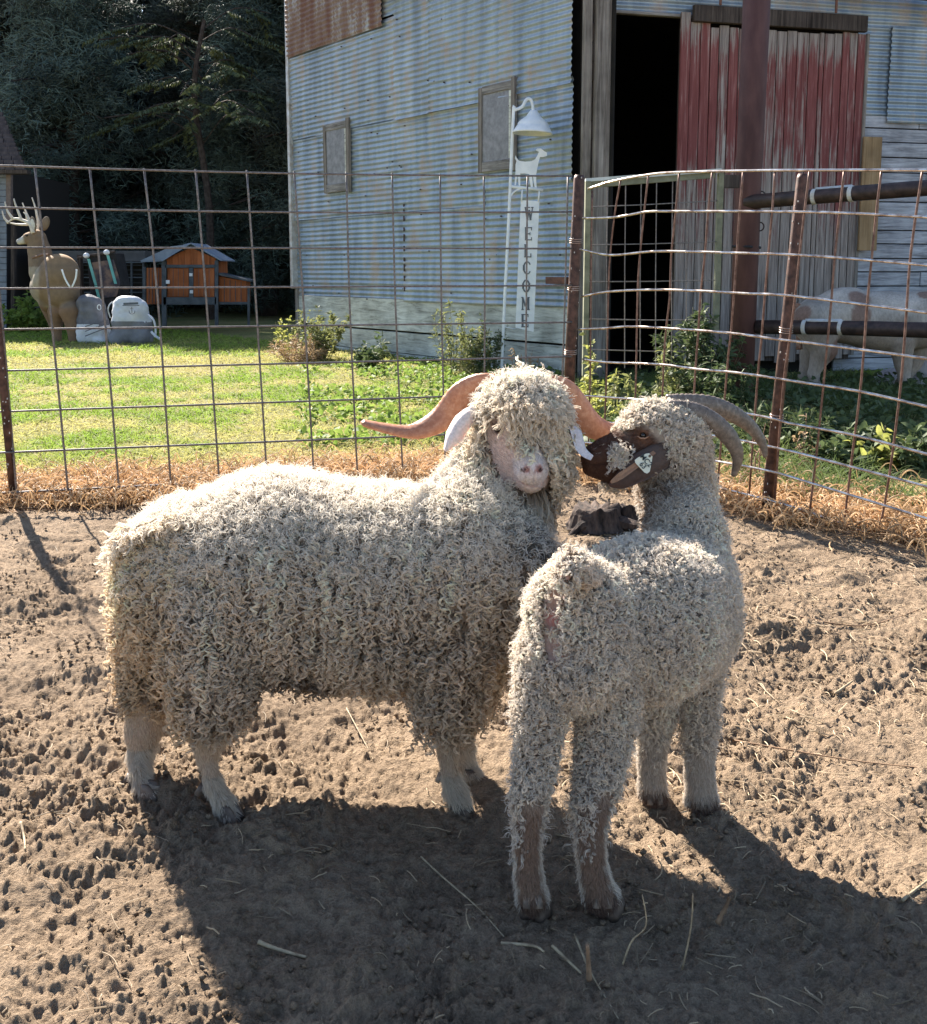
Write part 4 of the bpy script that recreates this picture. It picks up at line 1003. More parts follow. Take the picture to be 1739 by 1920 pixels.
C2 = colmix(C2, (0.085, 0.038, 0.024), near(V2, P(1205, 870, 1.94), 0.05, 0.4))
C2 = colmix(C2, (0.14, 0.07, 0.045), np.maximum(near(V2, P(1258, 885, 1.93), 0.050, 0.4), near(V2, P(1205, 915, 1.93), 0.055, 0.4))*(1-near(V2, P(1140, 862, 1.93), 0.07, 0.3)))
C2 = colmix(C2, (0.19, 0.085, 0.045), near(V2, ey2, 0.022, 0.6)*0.7); C2 = colmix(C2, (0.015, 0.01, 0.01), near(V2, ns2, 0.009, 0.4))
dm = np.min([np.linalg.norm(V2-q, axis=1) for q in spl(mo2, 5)], axis=0); C2 = colmix(C2, (0.02, 0.01, 0.008), 1-tsmooth(dm/0.005))
dc = np.min([np.linalg.norm(V2-q, axis=1) for q in spl(cl2, 5)], axis=0); C2 = colmix(C2, (0.48, 0.32, 0.26), 1-tsmooth((dc-0.010)/0.020)); C2 = colmix(C2, (0.40, 0.16, 0.15), near(V2, vu, 0.018, 0.5)*0.8)
C2 = colmix(C2, (0.55, 0.33, 0.26), near(V2, P(1060, 1075, 1.56), 0.03, 0.5))
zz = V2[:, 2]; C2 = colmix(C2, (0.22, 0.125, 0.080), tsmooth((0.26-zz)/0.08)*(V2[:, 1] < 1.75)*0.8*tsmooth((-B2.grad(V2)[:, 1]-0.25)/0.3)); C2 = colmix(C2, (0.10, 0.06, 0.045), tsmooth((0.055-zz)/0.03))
mk('body', V2, F2, SKIN, g2, True, col=C2)
b = MB(); b.lathe(ey2+np.array([0.001, 0.005, 0]), [(r_*0.68, z_*0.68) for r_, z_ in prof], 14); b.build('eye', EYE, g2, True)
b = MB(); b.tube([ey2+np.array([dx, -0.0045, dz]) for dx, dz in ((-0.012, 0.0), (-0.005, -0.0045), (0.004, -0.005), (0.012, 0.0))], [0.001, 0.0022, 0.0022, 0.001], 6); b.build('eyelid', simple('eyelid', (0.34, 0.19, 0.12)), g2, True)
for l_, dr in zip(LEG2, ((0.35, 0.9), (0.5, 0.8), (0.4, 0.9), (0.4, 0.9))): hoofpair(B2, l_[-1][0], dr, g2, HOOF, 1.05)
for l_ in LEG2:
    q = l_[-2][0]
    for dx in (-0.011, 0.011):
        b = MB(); b.tube([q+np.array([dx*0.8, -0.014, 0.010]), q+np.array([dx, -0.027, -0.006])], [0.008, 0.006], 8); b.build('dewclaw', simple('dewclaw_horn', (0.10, 0.075, 0.06), (0.26, 0.20, 0.15), 60, 0.6), g2, True)
horn('horn', [N(1235, 778, 1.955, 19), N(1262, 773, 1.955, 19), N(1300, 776, 1.955, 18), N(1338, 793, 1.96, 16), N(1368, 822, 1.965, 15), N(1383, 856, 1.97, 11), N(1376, 892, 1.975, 5)], HORNB, g2, flat=0.62, ridge=0.14, up=(0, 0, 1))
horn('horn', [N(1250, 762, 2.00, 18), N(1285, 760, 2.02, 18), N(1330, 762, 2.04, 17), N(1370, 775, 2.06, 15), N(1405, 798, 2.08, 12), N(1428, 828, 2.09, 9), N(1436, 856, 2.09, 4)], HORNB, g2, flat=0.62, ridge=0.14, up=(0, 0, 1))
ear('ear', [P(1288, 838, 1.925), P(1250, 852, 1.90), P(1205, 876, 1.885), P(1168, 900, 1.88), P(1143, 910, 1.88)], [0.018, 0.030, 0.031, 0.020, 0.003], ((0.25, -0.9, 0.1), (0.1, -0.9, 0.15)), SK, g2, th=0.006, cup=-0.25, col=(0.10, 0.075, 0.065), tipcol=(0.075, 0.035, 0.025))
ear('ear_fold', [P(1228, 848, 1.888), P(1195, 872, 1.878), P(1165, 893, 1.874), P(1146, 905, 1.876)], [0.004, 0.007, 0.008, 0.003], ((0.1, -0.7, 0.7), (0.1, -0.7, 0.7)), SK, g2, th=0.004, cup=0.4, col=(0.32, 0.17, 0.10), tipcol=(0.42, 0.24, 0.14))
# ear tag
tgp = [(1218, 850), (1224, 856), (1223, 864), (1219, 884), (1214, 888), (1209, 886), (1192, 868), (1191, 863), (1196, 859), (1212, 851)]
b = MB(); Yt = 1.868
fr_ = [P(x, y, Yt) for x, y in tgp]; bk = [p_+np.array([0, 0.003, 0]) for p_ in fr_]; n = len(fr_)
b.add(fr_+bk, [tuple(range(n)), tuple(range(2*n-1, n-1, -1))]+[(i, i+n, (i+1) % n+n, (i+1) % n) for i in range(n)])
tagm = simple('tag_plastic', (0.72, 0.76, 0.66), (0.60, 0.64, 0.55), 30, 0.45)
et = b.build('ear_tag', tagm, g2)
b = MB(); b.lathe(P(1219, 855, Yt)+np.array([0, -0.0015, 0]), [(0.0001, 0.0), (0.0022, 0.0), (0.003, 0.001), (0.0035, 0.003)], 10, axis=(0, 1, 0)); b.build('stud', HOOF, et)
def text(name, s_, size, M, mat, parent, extr=0.0004, bold=0.0):
    cu = bpy.data.curves.new(name, 'FONT'); cu.body = s_; cu.size = size; cu.align_x = 'CENTER'; cu.align_y = 'CENTER'; cu.extrude = extr; cu.offset = bold
    o = bpy.data.objects.new(name, cu); COL.objects.link(o); me = o.to_mesh(); me2 = me.copy(); o.to_mesh_clear(); bpy.data.objects.remove(o); bpy.data.curves.remove(cu)
    me2.transform(M); me2.materials.clear(); me2.materials.append(mat); me2.name = name
    return link(name, me2, parent)
INK = simple('tag_ink', (0.05, 0.07, 0.08))
for s_, (x, y), sz in (('MC2', (1212, 863.5), 0.0155), ('63', (1206, 873), 0.0145)):
    c_ = P(x, y, Yt-0.0012); M = Matrix.Translation(c_) @ Matrix.Rotation(math.radians(-38), 4, 'Y').inverted().inverted() @ Matrix.Rotation(math.pi/2, 4, 'X')
    M = Matrix.Translation(c_) @ Matrix.Rotation(math.radians(48), 4, 'Y') @ Matrix.Rotation(math.pi/2, 4, 'X')
    text('tag_number', s_, sz, M, INK, et, bold=0.0002)

r2 = np.random.default_rng(22)
fc2 = V2[F2].mean(1)
hy = P(1200, 840, 1.94)
fdir = unit(P(1110, 858, 1.922)-P(1258, 820, 1.975)); along = (fc2-P(1258, 820, 1.975))@fdir; dh = np.linalg.norm(fc2-P(1170, 850, 1.93), axis=1)
ontop = fc2[:, 2]-(P(1140, 832, 1.93)[2]+(P(1255, 775, 1.97)[2]-P(1140, 832, 1.93)[2])*np.clip((fc2[:, 0]-P(1140, 832, 1.93)[0])/(P(1255, 775, 1.97)[0]-P(1140, 832, 1.93)[0]), 0, 1))
hd = (along > 0.040) & (fc2[:, 2] > 0.66)
bare2 = hd & ~((ontop > -0.006) & (along < 0.105)) & ~((np.linalg.norm(fc2-P(1160, 848, 1.90), axis=1) < 0.021))
bare2 |= (np.linalg.norm(fc2-ey2, axis=1) < 0.030)
dcf = np.min([np.linalg.norm(fc2-q, axis=1) for q in spl(cl2, 5)], axis=0)
bare2 |= dcf < 0.016
shin = np.array([np.min([abs(q[0]-l_[-2][0][0]) for l_ in LEG2[:2]]) for q in fc2])
bare2 |= (fc2[:, 2] < 0.225) & (fc2[:, 1] < 1.63) & (shin < 0.014) & (B2.grad(fc2)[:, 1] < -0.5)
bare2 |= (fc2[:, 2] < 0.10) | (r2.random(len(fc2)) > tsmooth((fc2[:, 2]-0.09)/0.12))
n2l = 27000
bare2 &= ~((fc2[:, 2] < P(1200, 903, 1.93)[2]) & (fc2[:, 0] > P(1178, 900, 1.93)[0]) & (fc2[:, 2] > 0.5))
ax_, ay_ = prj(fc2); bare2 &= ~((ax_ > 1212) & (ay_ > 874) & (fc2[:, 2] > 0.5))
w2 = np.where(bare2, 0.0, 1.0)*(1+0.4*(fc2[:, 2] > 0.6))
R0 = sample(V2, F2, n2l, w2, r2); nr_ = B2.grad(R0)
flow = np.tile([0, -0.25, -1.0], (n2l, 1))
flow = flow+r2.normal(0, 0.35, (n2l, 3))
L = np.full(n2l, 0.021); L = np.where(R0[:, 2] < 0.34, 0.018, L); L = np.where((R0[:, 2] > 0.62), 0.022, L)
L = np.where(R0[:, 2] < 0.20, 0.016, L); L = np.where((R0[:, 2] < 0.16), 0.012, L)
clump = fbm(R0[:, 0]*20, R0[:, 1]*20, R0[:, 2]*14, seed=15, octv=2)
tint = np.outer(0.72+0.36*r2.random(n2l), [0.87, 0.765, 0.635])*(0.82+0.36*clump)[:, None]
brn = near(R0, P(1222, 940, 1.92), 0.125, 0.7)[:, None]*0.85+near(R0, P(1300, 870, 1.93), 0.045, 0.8)[:, None]*0.3
brn = np.clip(brn+near(R0, P(1045, 1375, 1.68), 0.055, 0.6)[:, None]*0.9, 0, 0.92)
tint = tint*(1-brn)+np.array([0.20, 0.125, 0.08])*brn
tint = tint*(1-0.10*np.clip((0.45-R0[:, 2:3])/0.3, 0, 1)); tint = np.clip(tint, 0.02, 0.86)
pc, rr = strands(R0, nr_, flow, L, r2, npts=18, rc=0.0030*r2.uniform(0.45, 1.4, n2l)*np.where(R0[:, 2] < 0.2, 0.7, 1), pitch=0.0105*r2.uniform(0.8, 1.4, n2l), nstr=5, srad=0.00066, lift=0.85, bend=1.7, hug=0.18, spread=0.0009, taper=0.4, wig=0.4, phj=0.12)
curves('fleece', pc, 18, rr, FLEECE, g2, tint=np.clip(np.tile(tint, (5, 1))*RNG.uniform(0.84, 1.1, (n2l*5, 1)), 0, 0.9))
nw_ = 9000; wt = np.where((~bare2) & (nr_[:1, 0] > -9), 1.0, 0.0); R2 = sample(V2, F2, nw_, wt, r2); n2 = B2.grad(R2)
fl2 = np.stack([r2.normal(0, 0.6, nw_), r2.normal(0, 0.5, nw_), np.full(nw_, -0.4)], -1)
pc, rr = strands(R2, n2, fl2, 0.024, r2, npts=14, rc=0.0025, pitch=0.018, nstr=3, srad=0.0005, lift=0.9, bend=1.3, hug=0.4, spread=0.002, taper=0.8, wig=0.5)
curves('wisps', pc, 14, rr, FLEECE, g2, tint=np.outer(RNG.uniform(0.75, 1.0, nw_*3), [0.78, 0.72, 0.64]))
shorthair(B2, V2, F2, lambda f_: (f_[:, 2] < 0.26) & (f_[:, 2] > 0.018), C2, 30000, 0.013, g2, 51, lambda R_: np.tile([0.05, -0.1, -1.0], (len(R_), 1)), lift=0.5)
CW = colmix(C2, (0.62, 0.55, 0.47), np.full(len(C2), 1.0))
shorthair(B2, V2, F2, lambda f_: (f_[:, 2] < 0.22) & (f_[:, 2] > 0.03) & (B2.grad(f_)[:, 1] > -0.45), CW, 14000, 0.016, g2, 53, lambda R_: np.tile([0.15, 0.2, -1.0], (len(R_), 1)), lift=0.6, rc=0.0012)
shorthair(B2, V2, F2, lambda f_: (np.linalg.norm(f_-P(1165, 860, 1.93), axis=1) < 0.085), C2*1.15, 12000, 0.006, g2, 52, lambda R_: np.tile([1.0, 0.1, -0.1], (len(R_), 1)), srad=0.0003, lift=0.1)
hangers(1100, 1070, 1.60, 16, 90, 0.030, (0.6, -0.2, -0.6), [0.70, 0.58, 0.46], rc=0.0035, pitch=0.015, name='tail_tuft', body=B2, par=g2, seed=61, npts=18)
hangers(1160, 845, 1.90, 9, 60, 0.022, (-0.1, -0.3, -1), [0.76, 0.70, 0.64], rc=0.003, pitch=0.014, srad=0.0008, name='cheek_tuft', body=B2, par=g2, seed=62, npts=14, sy=10)
HEADSHIFT[0] = 0.0
# ------------------------------------------------------------------ grass, straw and litter
GRASSM = furmat('grass_blade', 0.50, 0.55, dark=(0.55, 0.5, 0.45), root=0.5)
STRAWM = furmat('straw_blade', 0.22, 0.6, dark=(0.9, 0.9, 0.9))
def blades(n, X, Y, h, rad, tint, name, mat, label, lean=0.35, npts=4, z0=0.0, parent=None, rng=RNG):
    t = np.linspace(0, 1, npts)
    a = rng.uniform(0, 6.28, n); l = rng.uniform(0.1, 1, n)*lean
    d = np.stack([np.cos(a)*l, np.sin(a)*l, np.ones(n)], -1); hh_ = h*rng.uniform(0.5, 1.3, n)
    base = np.stack([X, Y, np.full(n, z0) if np.isscalar(z0) else z0], -1)
    pts = base[:, None]+d[:, None]*(hh_[:, None, None]*t[None, :, None])
    pts[..., :2] += np.stack([np.cos(a), np.sin(a)], -1)[:, None]*(hh_*l*0.9)[:, None, None]*(t**2)[None, :, None]
    pts[..., 2] -= (hh_*l*0.45)[:, None]*(t**2)[None]
    rr = rad*(1-0.85*t**1.5)[None]*np.ones((n, 1))*rng.uniform(0.6, 1.3, (n, 1))
    o = curves(name, pts, npts, rr, mat, parent, tint=tint, kind='stuff', label=label); return o
def barn_side(X, Y):               # True where the barn stands
    q = np.stack([X, Y, X*0], -1)-np.array([1.28, 10.4, 0]); return ((q@LW[2]) < 0.02) & ((q@RW[2]) < 0.02) & (Y > 9)
rg = np.random.default_rng(5)
n = 210000
Yt_ = 4.3+(rg.random(n)**1.9)*16.0; Xt = (rg.random(n)*1.36-0.90)*Yt_*1.05
keep = (Yt_ > fence_y(Xt)+0.15) & ~barn_side(Xt, Yt_) & ~((Xt > 0.9) & (Yt_ < 10))
X, Y = Xt[keep], Yt_[keep]; n = len(X)
p1_ = fbm(X*0.9, Y*0.9, seed=8, octv=3); p2_ = fbm(X*4, Y*4, seed=9, octv=2)
near_f = 1-tsmooth((Y-fence_y(X)-0.25)/1.3)
grn = tsmooth((p1_*0.75+p2_*0.5-0.56)/0.22)*(1-0.9*near_f); grn = np.maximum(grn, tsmooth((Y-14.2)/2.5)*0.95)
tint = np.array([0.43, 0.40, 0.14])*(1-grn[:, None])+np.array([0.21, 0.31, 0.045])*grn[:, None]
tint = tint*(1-near_f[:, None])+np.array([0.58, 0.40, 0.20])*near_f[:, None]
tint = np.clip(tint*rg.uniform(0.55, 1.35, (n, 1)), 0, 0.9)
blades(n, X, Y, 0.030+0.020*grn+0.02*(Y > 12), 0.0016+0.00028*Y, tint, 'grass', GRASSM, 'short sunlit green and yellow lawn grass beyond the fence', lean=0.9) if False else None
t4 = 0.0016+0.00028*Y
def blades2(X, Y, h, rad, tint, name, mat, label, lean, npts=4, z0=0.0):
    n = len(X); rr_ = np.asarray(rad)
    o = blades(n, X, Y, h, 1.0, tint, name, mat, label, lean, npts, z0, rng=rg)
    at_ = o.data.attributes['radius']; b_ = np.zeros(n*npts, np.float32); at_.data.foreach_get('value', b_)
    at_.data.foreach_set('value', (b_.reshape(n, npts)*rr_[:, None]).ravel().astype(np.float32)); return o
blades2(X, Y, 0.032+0.020*grn+0.02*(Y > 12), t4, tint, 'grass', GRASSM, 'short sunlit green and yellow lawn grass beyond the fence', 1.1)
# shaded rank grass on the right, behind the bent panel
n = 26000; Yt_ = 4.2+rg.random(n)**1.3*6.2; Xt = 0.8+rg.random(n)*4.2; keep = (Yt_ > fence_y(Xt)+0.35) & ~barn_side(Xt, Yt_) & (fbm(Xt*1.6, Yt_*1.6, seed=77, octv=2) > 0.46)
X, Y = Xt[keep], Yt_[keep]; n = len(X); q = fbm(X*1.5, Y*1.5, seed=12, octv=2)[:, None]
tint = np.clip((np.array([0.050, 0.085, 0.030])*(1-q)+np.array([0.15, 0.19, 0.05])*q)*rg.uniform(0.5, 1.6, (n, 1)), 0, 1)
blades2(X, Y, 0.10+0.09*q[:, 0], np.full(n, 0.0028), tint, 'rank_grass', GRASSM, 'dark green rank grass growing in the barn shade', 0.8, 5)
def litter(X, Y, L_, rad, tint, name, label, zf=dirt_h, lift=0.006, arch=0.02, npts=6, mat=STRAWM, up=0.25):
    n = len(X); t = np.linspace(-0.5, 0.5, npts); a = rg.uniform(0, 6.28, n); L_ = L_*rg.uniform(0.4, 1.5, n)
    d = np.stack([np.cos(a), np.sin(a), rg.normal(0, up, n)], -1); s_ = np.stack([-np.sin(a), np.cos(a), 0*a], -1)
    bend = rg.normal(0, 0.09, n)
    base = np.stack([X, Y, zf(X, Y)+lift+L_*np.abs(d[:, 2])*0.45], -1)
    pts = base[:, None]+d[:, None]*(L_[:, None]*t[None])[..., None]+s_[:, None]*((bend*L_)[:, None]*(t**2*4)[None])[..., None]
    pts[..., 2] += (arch*rg.random(n))[:, None]*(1-4*t**2)[None]+rg.normal(0, 0.0004, pts.shape[:2])
    rr = rad*rg.uniform(0.5, 1.4, (n, 1))*np.ones((1, npts))
    return curves(name, pts, npts, rr, mat, None, tint=tint, kind='stuff', label=label)
# dry matted straw along the foot of the fence
n = 15000; X = rg.uniform(-3.2, 3.4, n); off = np.abs(rg.normal(0, 0.20, n))*np.where(rg.random(n) < 0.45, -0.55, 1.6)+0.06
off = off+(fbm(X*3, X*0, seed=4)-0.5)*0.3; Y = fence_y(X)+off*np.where(X > 0.59, 1.5, 1.0)
tint = np.clip(np.outer(rg.uniform(0.35, 1.25, n), [0.60, 0.385, 0.20])*(0.6+0.7*fbm(X*6, Y*6, seed=6)[:, None]), 0, 0.85)
litter(X, Y, 0.10, 0.0023, tint, 'dry_straw', 'orange tan dead grass matted along the foot of the wire fence', zf=lambda x, y: np.maximum(dirt_h(x, y), -0.004)*0.6+0.012*(1-np.abs(y-fence_y(x)-0.1)), arch=0.07, up=0.30)
n = 5200; X = rg.uniform(-3.0, 3.2, n); cl_ = fbm(X*2.6, X*0+3, seed=14, octv=2); keep = cl_ > 0.40; X = X[keep]; n = len(X); Y = fence_y(X)+rg.normal(0.02, 0.06, n)*np.where(X > 0.59, 1.6, 1)
tint = np.clip(np.outer(rg.uniform(0.3, 1.1, n), [0.50, 0.31, 0.16]), 0, 0.85)
blades2(X, Y, 0.11, np.full(n, 0.0020), tint, 'dead_tufts', STRAWM, 'brown dead grass tufts caught in the bottom of the wire', 1.5, 5, z0=-0.01)
# fine straw trodden into the dirt
n = 7500; Yt_ = 1.0+rg.random(n)**0.62*3.9; Xt = rg.uniform(-0.62, 0.62, n)*Yt_; keep = (Yt_ < fence_y(Xt)) & (rg.random(n) < 0.35+0.65*((Xt > 0.15)))
X, Y = Xt[keep], Yt_[keep]; n = len(X)
tint = np.clip(np.outer(rg.uniform(0.3, 1.15, n), [0.46, 0.345, 0.22]), 0, 0.9)
litter(X, Y, 0.028*rg.uniform(0.3, 1.6, n), 0.0009, tint, 'straw_litter', 'fine straw and chaff trodden into the pen dirt', arch=0.003, lift=0.003, npts=5, up=0.10)
n = 1700; Yt_ = 1.9+rg.random(n)*3.0; Xt = (0.10+rg.random(n)*0.50)*Yt_; keep = (Yt_ < fence_y(Xt)) & (fbm(Xt*3, Yt_*3, seed=91, octv=2) > 0.42)
X, Y = Xt[keep], Yt_[keep]; n = len(X)
tint = np.clip(np.outer(rg.uniform(0.45, 1.25, n), [0.56, 0.43, 0.28]), 0, 0.9)
litter(X, Y, 0.040*rg.uniform(0.3, 1.7, n), 0.0011, tint, 'straw_bits', 'broken straw strewn over the right side of the pen', arch=0.006, lift=0.004, npts=5, up=0.08)
# crumbs and droppings on the dirt
n = 26000; Yt_ = 1.0+rg.random(n)**0.8*3.8; Xt = rg.uniform(-0.62, 0.62, n)*Yt_; kp = fbm(Xt*5, Yt_*5, seed=88, octv=3)+rg.normal(0, 0.05, n) > 0.52; Xt, Yt_ = Xt[kp], Yt_[kp]; n = len(Xt); rad = 0.0020+0.0070*rg.random(n)**4
zc_ = dirt_h(Xt, Yt_); V = []; F = []
ico = [(0, 0, 1), (0.9, 0, 0.35), (0.28, 0.85, 0.35), (-0.72, 0.53, 0.35), (-0.72, -0.53, 0.35), (0.28, -0.85, 0.35), (0, 0, -0.8)]
icf = [(0, 1, 2), (0, 2, 3), (0, 3, 4), (0, 4, 5), (0, 5, 1), (6, 2, 1), (6, 3, 2), (6, 4, 3), (6, 5, 4), (6, 1, 5)]
IC = np.array(ico); base = np.stack([Xt, Yt_, zc_+rad*0.5], -1)
V = (base[:, None]+IC[None]*rad[:, None, None]*rg.uniform(0.6, 1.4, (n, 7, 3))).reshape(-1, 3)
F = (np.array(icf)[None]+7*np.arange(n)[:, None, None]).reshape(-1, 3)
tag(mk('dirt_crumbs', V, F, DIRT, smooth=False), kind='stuff', label='small clods and crumbs scattered over the pen dirt')
# larger stalks one could pick up
STK = simple('stalk', (0.20, 0.145, 0.09), (0.42, 0.33, 0.21), 60, 0.7)
STK2 = simple('brown_twig', (0.14, 0.085, 0.05), (0.32, 0.20, 0.12), 30, 0.75)
def stalk(pxs, r, label, mat=STK, name='straw_stalk', hs=None, cat='stalk'):
    pts = []
    for i, (x, y) in enumerate(pxs):
        q = G(x, y); z = dirt_h(np.array([q[0]]), np.array([q[1]]))[0]+r+0.003+(hs[i] if hs else 0)
        if hs and hs[i]: q = P(x, y, G(*pxs[0])[1] if i else q[1]); pts.append(q); continue
        pts.append(np.array([q[0], q[1], z]))
    b = MB(); pp = spl(pts, 5); b.tube(pp, list(np.linspace(r, r*0.55, len(pp))), 6)
    tag(b.build(name, mat, None, True), label, cat, 'loose stalks and twigs on the dirt')
stalk([(790, 1608), (830, 1640), (895, 1703), (945, 1758)], 0.0020, 'long thin straw stalk lying left of the rear hooves of the smaller goat')
stalk([(484, 1782), (520, 1785), (575, 1803)], 0.0040, 'short fat split stalk lying in the shadow below the larger goat')
stalk([(940, 1775), (1000, 1785), (1020, 1800)], 0.0030, 'pale stalk lying just below the smaller goat, left of the upright stub')
stalk([(1036, 1784), (1090, 1828)], 0.0032, 'straight pale stalk beside the upright stub at the bottom')
stalk([(1078, 1760), (1108, 1828), (1160, 1905)], 0.0022, 'long stalk running down past the upright stub to the picture bottom')
stalk([(1105, 1845), (1104, 1810), (1102, 1772)], 0.0055, 'short brown stub standing upright in the dirt at the bottom', STK2, 'plant_stub', [0, 1, 1], 'stub')
stalk([(1346, 1728), (1362, 1700), (1370, 1682)], 0.0045, 'dark curved root tip poking up in the sunlit patch', STK2, 'root_stub', [0, 1, 1], 'root')
stalk([(1500, 1170), (1570, 1178), (1640, 1172), (1739, 1146)], 0.0030, 'long bowed stalk lying at the right edge halfway up the dirt', STK2)
stalk([(1375, 1380), (1500, 1410), (1620, 1425), (1739, 1440)], 0.0022, 'long thin stalk lying on the dirt right of the smaller goat', STK2)
stalk([(1567, 1300), (1600, 1277)], 0.0042, 'stubby pale straw piece on the bright dirt at the right')
stalk([(1280, 1810), (1296, 1740), (1300, 1675)], 0.0018, 'thin straw standing up in the shadow right of the rear hooves', hs=[0, 1, 1])
stalk([(1168, 1810), (1185, 1765), (1212, 1735), (1205, 1678)], 0.0018, 'bent straws standing right behind the rear hoof', hs=[0, 1, 1, 1])
stalk([(1690, 1720), (1739, 1680)], 0.0035, 'pale stick lying at the right edge near the bottom')
stalk([(40, 1560), (46, 1580), (48, 1607)], 0.0032, 'small pale curved stalk at the left edge of the dirt')
stalk([(650, 1325), (690, 1400), (700, 1420)], 0.0016, 'thin straw lying under the belly of the larger goat')

# dead stump between the two goats
st_ = empty('tree_stump', tuple(G(1130, 998)), 'dark weathered tree stump behind the goats, near the corner post', 'stump')
BARK = simple('dark_bark', (0.010, 0.007, 0.006), (0.085, 0.058, 0.045), 42, 0.9, bump=0.01, sc=(1, 1, 0.35))
def stump(cx, cy, r, h, sd, par, lean=(0, 0)):
    nth, nz = 64, 16; th = np.linspace(0, 2*np.pi, nth, endpoint=False); zz_ = np.linspace(-0.03, h, nz); V = []
    for z in zz_:
        rr_ = r*(1.35-0.45*(z/h)**0.5+0.07*np.abs(np.sin(th*5+sd))*(1-z/h)+0.14*(vnoise(np.cos(th)*7+sd, np.sin(th)*7, np.full(nth, z*6), seed=sd)-0.5)*2)
        top_ = z+(0.045*(vnoise(np.cos(th)*4+sd, np.sin(th)*4, seed=sd+1)-0.5) if z > h*0.8 else 0)
        V.append(np.stack([cx+rr_*np.cos(th)+lean[0]*z, cy+rr_*np.sin(th)+lean[1]*z, top_+0*th], -1))
    V = np.concatenate(V+[np.array([[cx, cy, h-0.02]])]); F = [(i*nth+k, i*nth+(k+1) % nth, (i+1)*nth+(k+1) % nth, (i+1)*nth+k) for i in range(nz-1) for k in range(nth)]
    F += [((nz-1)*nth+k, (nz-1)*nth+(k+1) % nth, len(V)-1) for k in range(nth)]
    return mk('trunk', V, F, BARK, par, True)
q = G(1135, 1000); stump(q[0]-0.02, q[1]+0.10, 0.105, 0.095, 3, st_); stump(q[0]+0.13, q[1]+0.12, 0.062, 0.092, 9, st_)
for i in range(4):
    a = 0.4+i*1.7; b = MB(); e = np.array([math.cos(a)*0.22, math.sin(a)*0.2, 0]); c_ = np.array([q[0]+0.03, q[1]+0.10, 0.03])
    b.tube([c_+e*0.3, c_+e*0.75+UP*0.0, c_+e*1.15-UP*0.045], [0.035, 0.022, 0.008], 7); b.build('root', BARK, st_)

# ------------------------------------------------------------------ weeds
LEAFS = {}
def leafmat(name, c1, c2, trans=0.45, rough=0.65):
    if name in MATS: return MATS[name]
    m, nt = newmat(name); f = noise(nt, 14, 3, 0.6, coords(nt)); c = ramp(nt, f, [(0.35, c1), (0.65, c2)])
    finish(nt, c, rough, 0, None, spec=0.35, trans=trans); MATS[name] = m; return m
LG = leafmat('leaf_olive', (0.105, 0.125, 0.045), (0.26, 0.27, 0.10)); LD = leafmat('leaf_dark', (0.045, 0.070, 0.030), (0.115, 0.150, 0.060), 0.3)
LB = leafmat('leaf_bright', (0.10, 0.17, 0.03), (0.24, 0.32, 0.07), 0.45); LT = leafmat('leaf_dry', (0.24, 0.16, 0.09), (0.48, 0.34, 0.19), 0.3); LY = leafmat('leaf_yellowing', (0.20, 0.23, 0.05), (0.42, 0.42, 0.12), 0.5)
STEM = simple('weed_stem', (0.12, 0.12, 0.06), (0.24, 0.20, 0.11), 20, 0.7); STEMD = simple('dry_stem', (0.16, 0.10, 0.07), (0.32, 0.22, 0.15), 20, 0.8)
def leafmesh(P0, D, Ln, Wd, rng, fold=0.25, droop=0.25):
    n = len(P0); D = unit(D); s_ = unit(np.cross(D, unit(rng.normal(0, 1, (n, 3))+np.array([0, 0, 1.2])))); nn_ = np.cross(s_, D)
    L_ = np.asarray(Ln)[:, None]; W_ = np.asarray(Wd)[:, None]; dz = np.array([[0, 0, -1.0]])*L_*droop
    v = [P0, P0+D*L_*0.35+s_*W_+nn_*W_*fold, P0+D*L_*0.45, P0+D*L_*0.35-s_*W_+nn_*W_*fold, P0+D*L_*0.75+s_*W_*0.62+nn_*W_*fold*0.6+dz*0.4, P0+D*L_*0.75-s_*W_*0.62+nn_*W_*fold*0.6+dz*0.4, P0+D*L_+dz]
    V = np.stack(v, 1).reshape(-1, 3)
    t = np.array([(0, 1, 2), (0, 2, 3), (1, 4, 2), (2, 5, 3), (2, 4, 6), (2, 6, 5)]); F = (t[None]+7*np.arange(n)[:, None, None]).reshape(-1, 3)
    return V, F
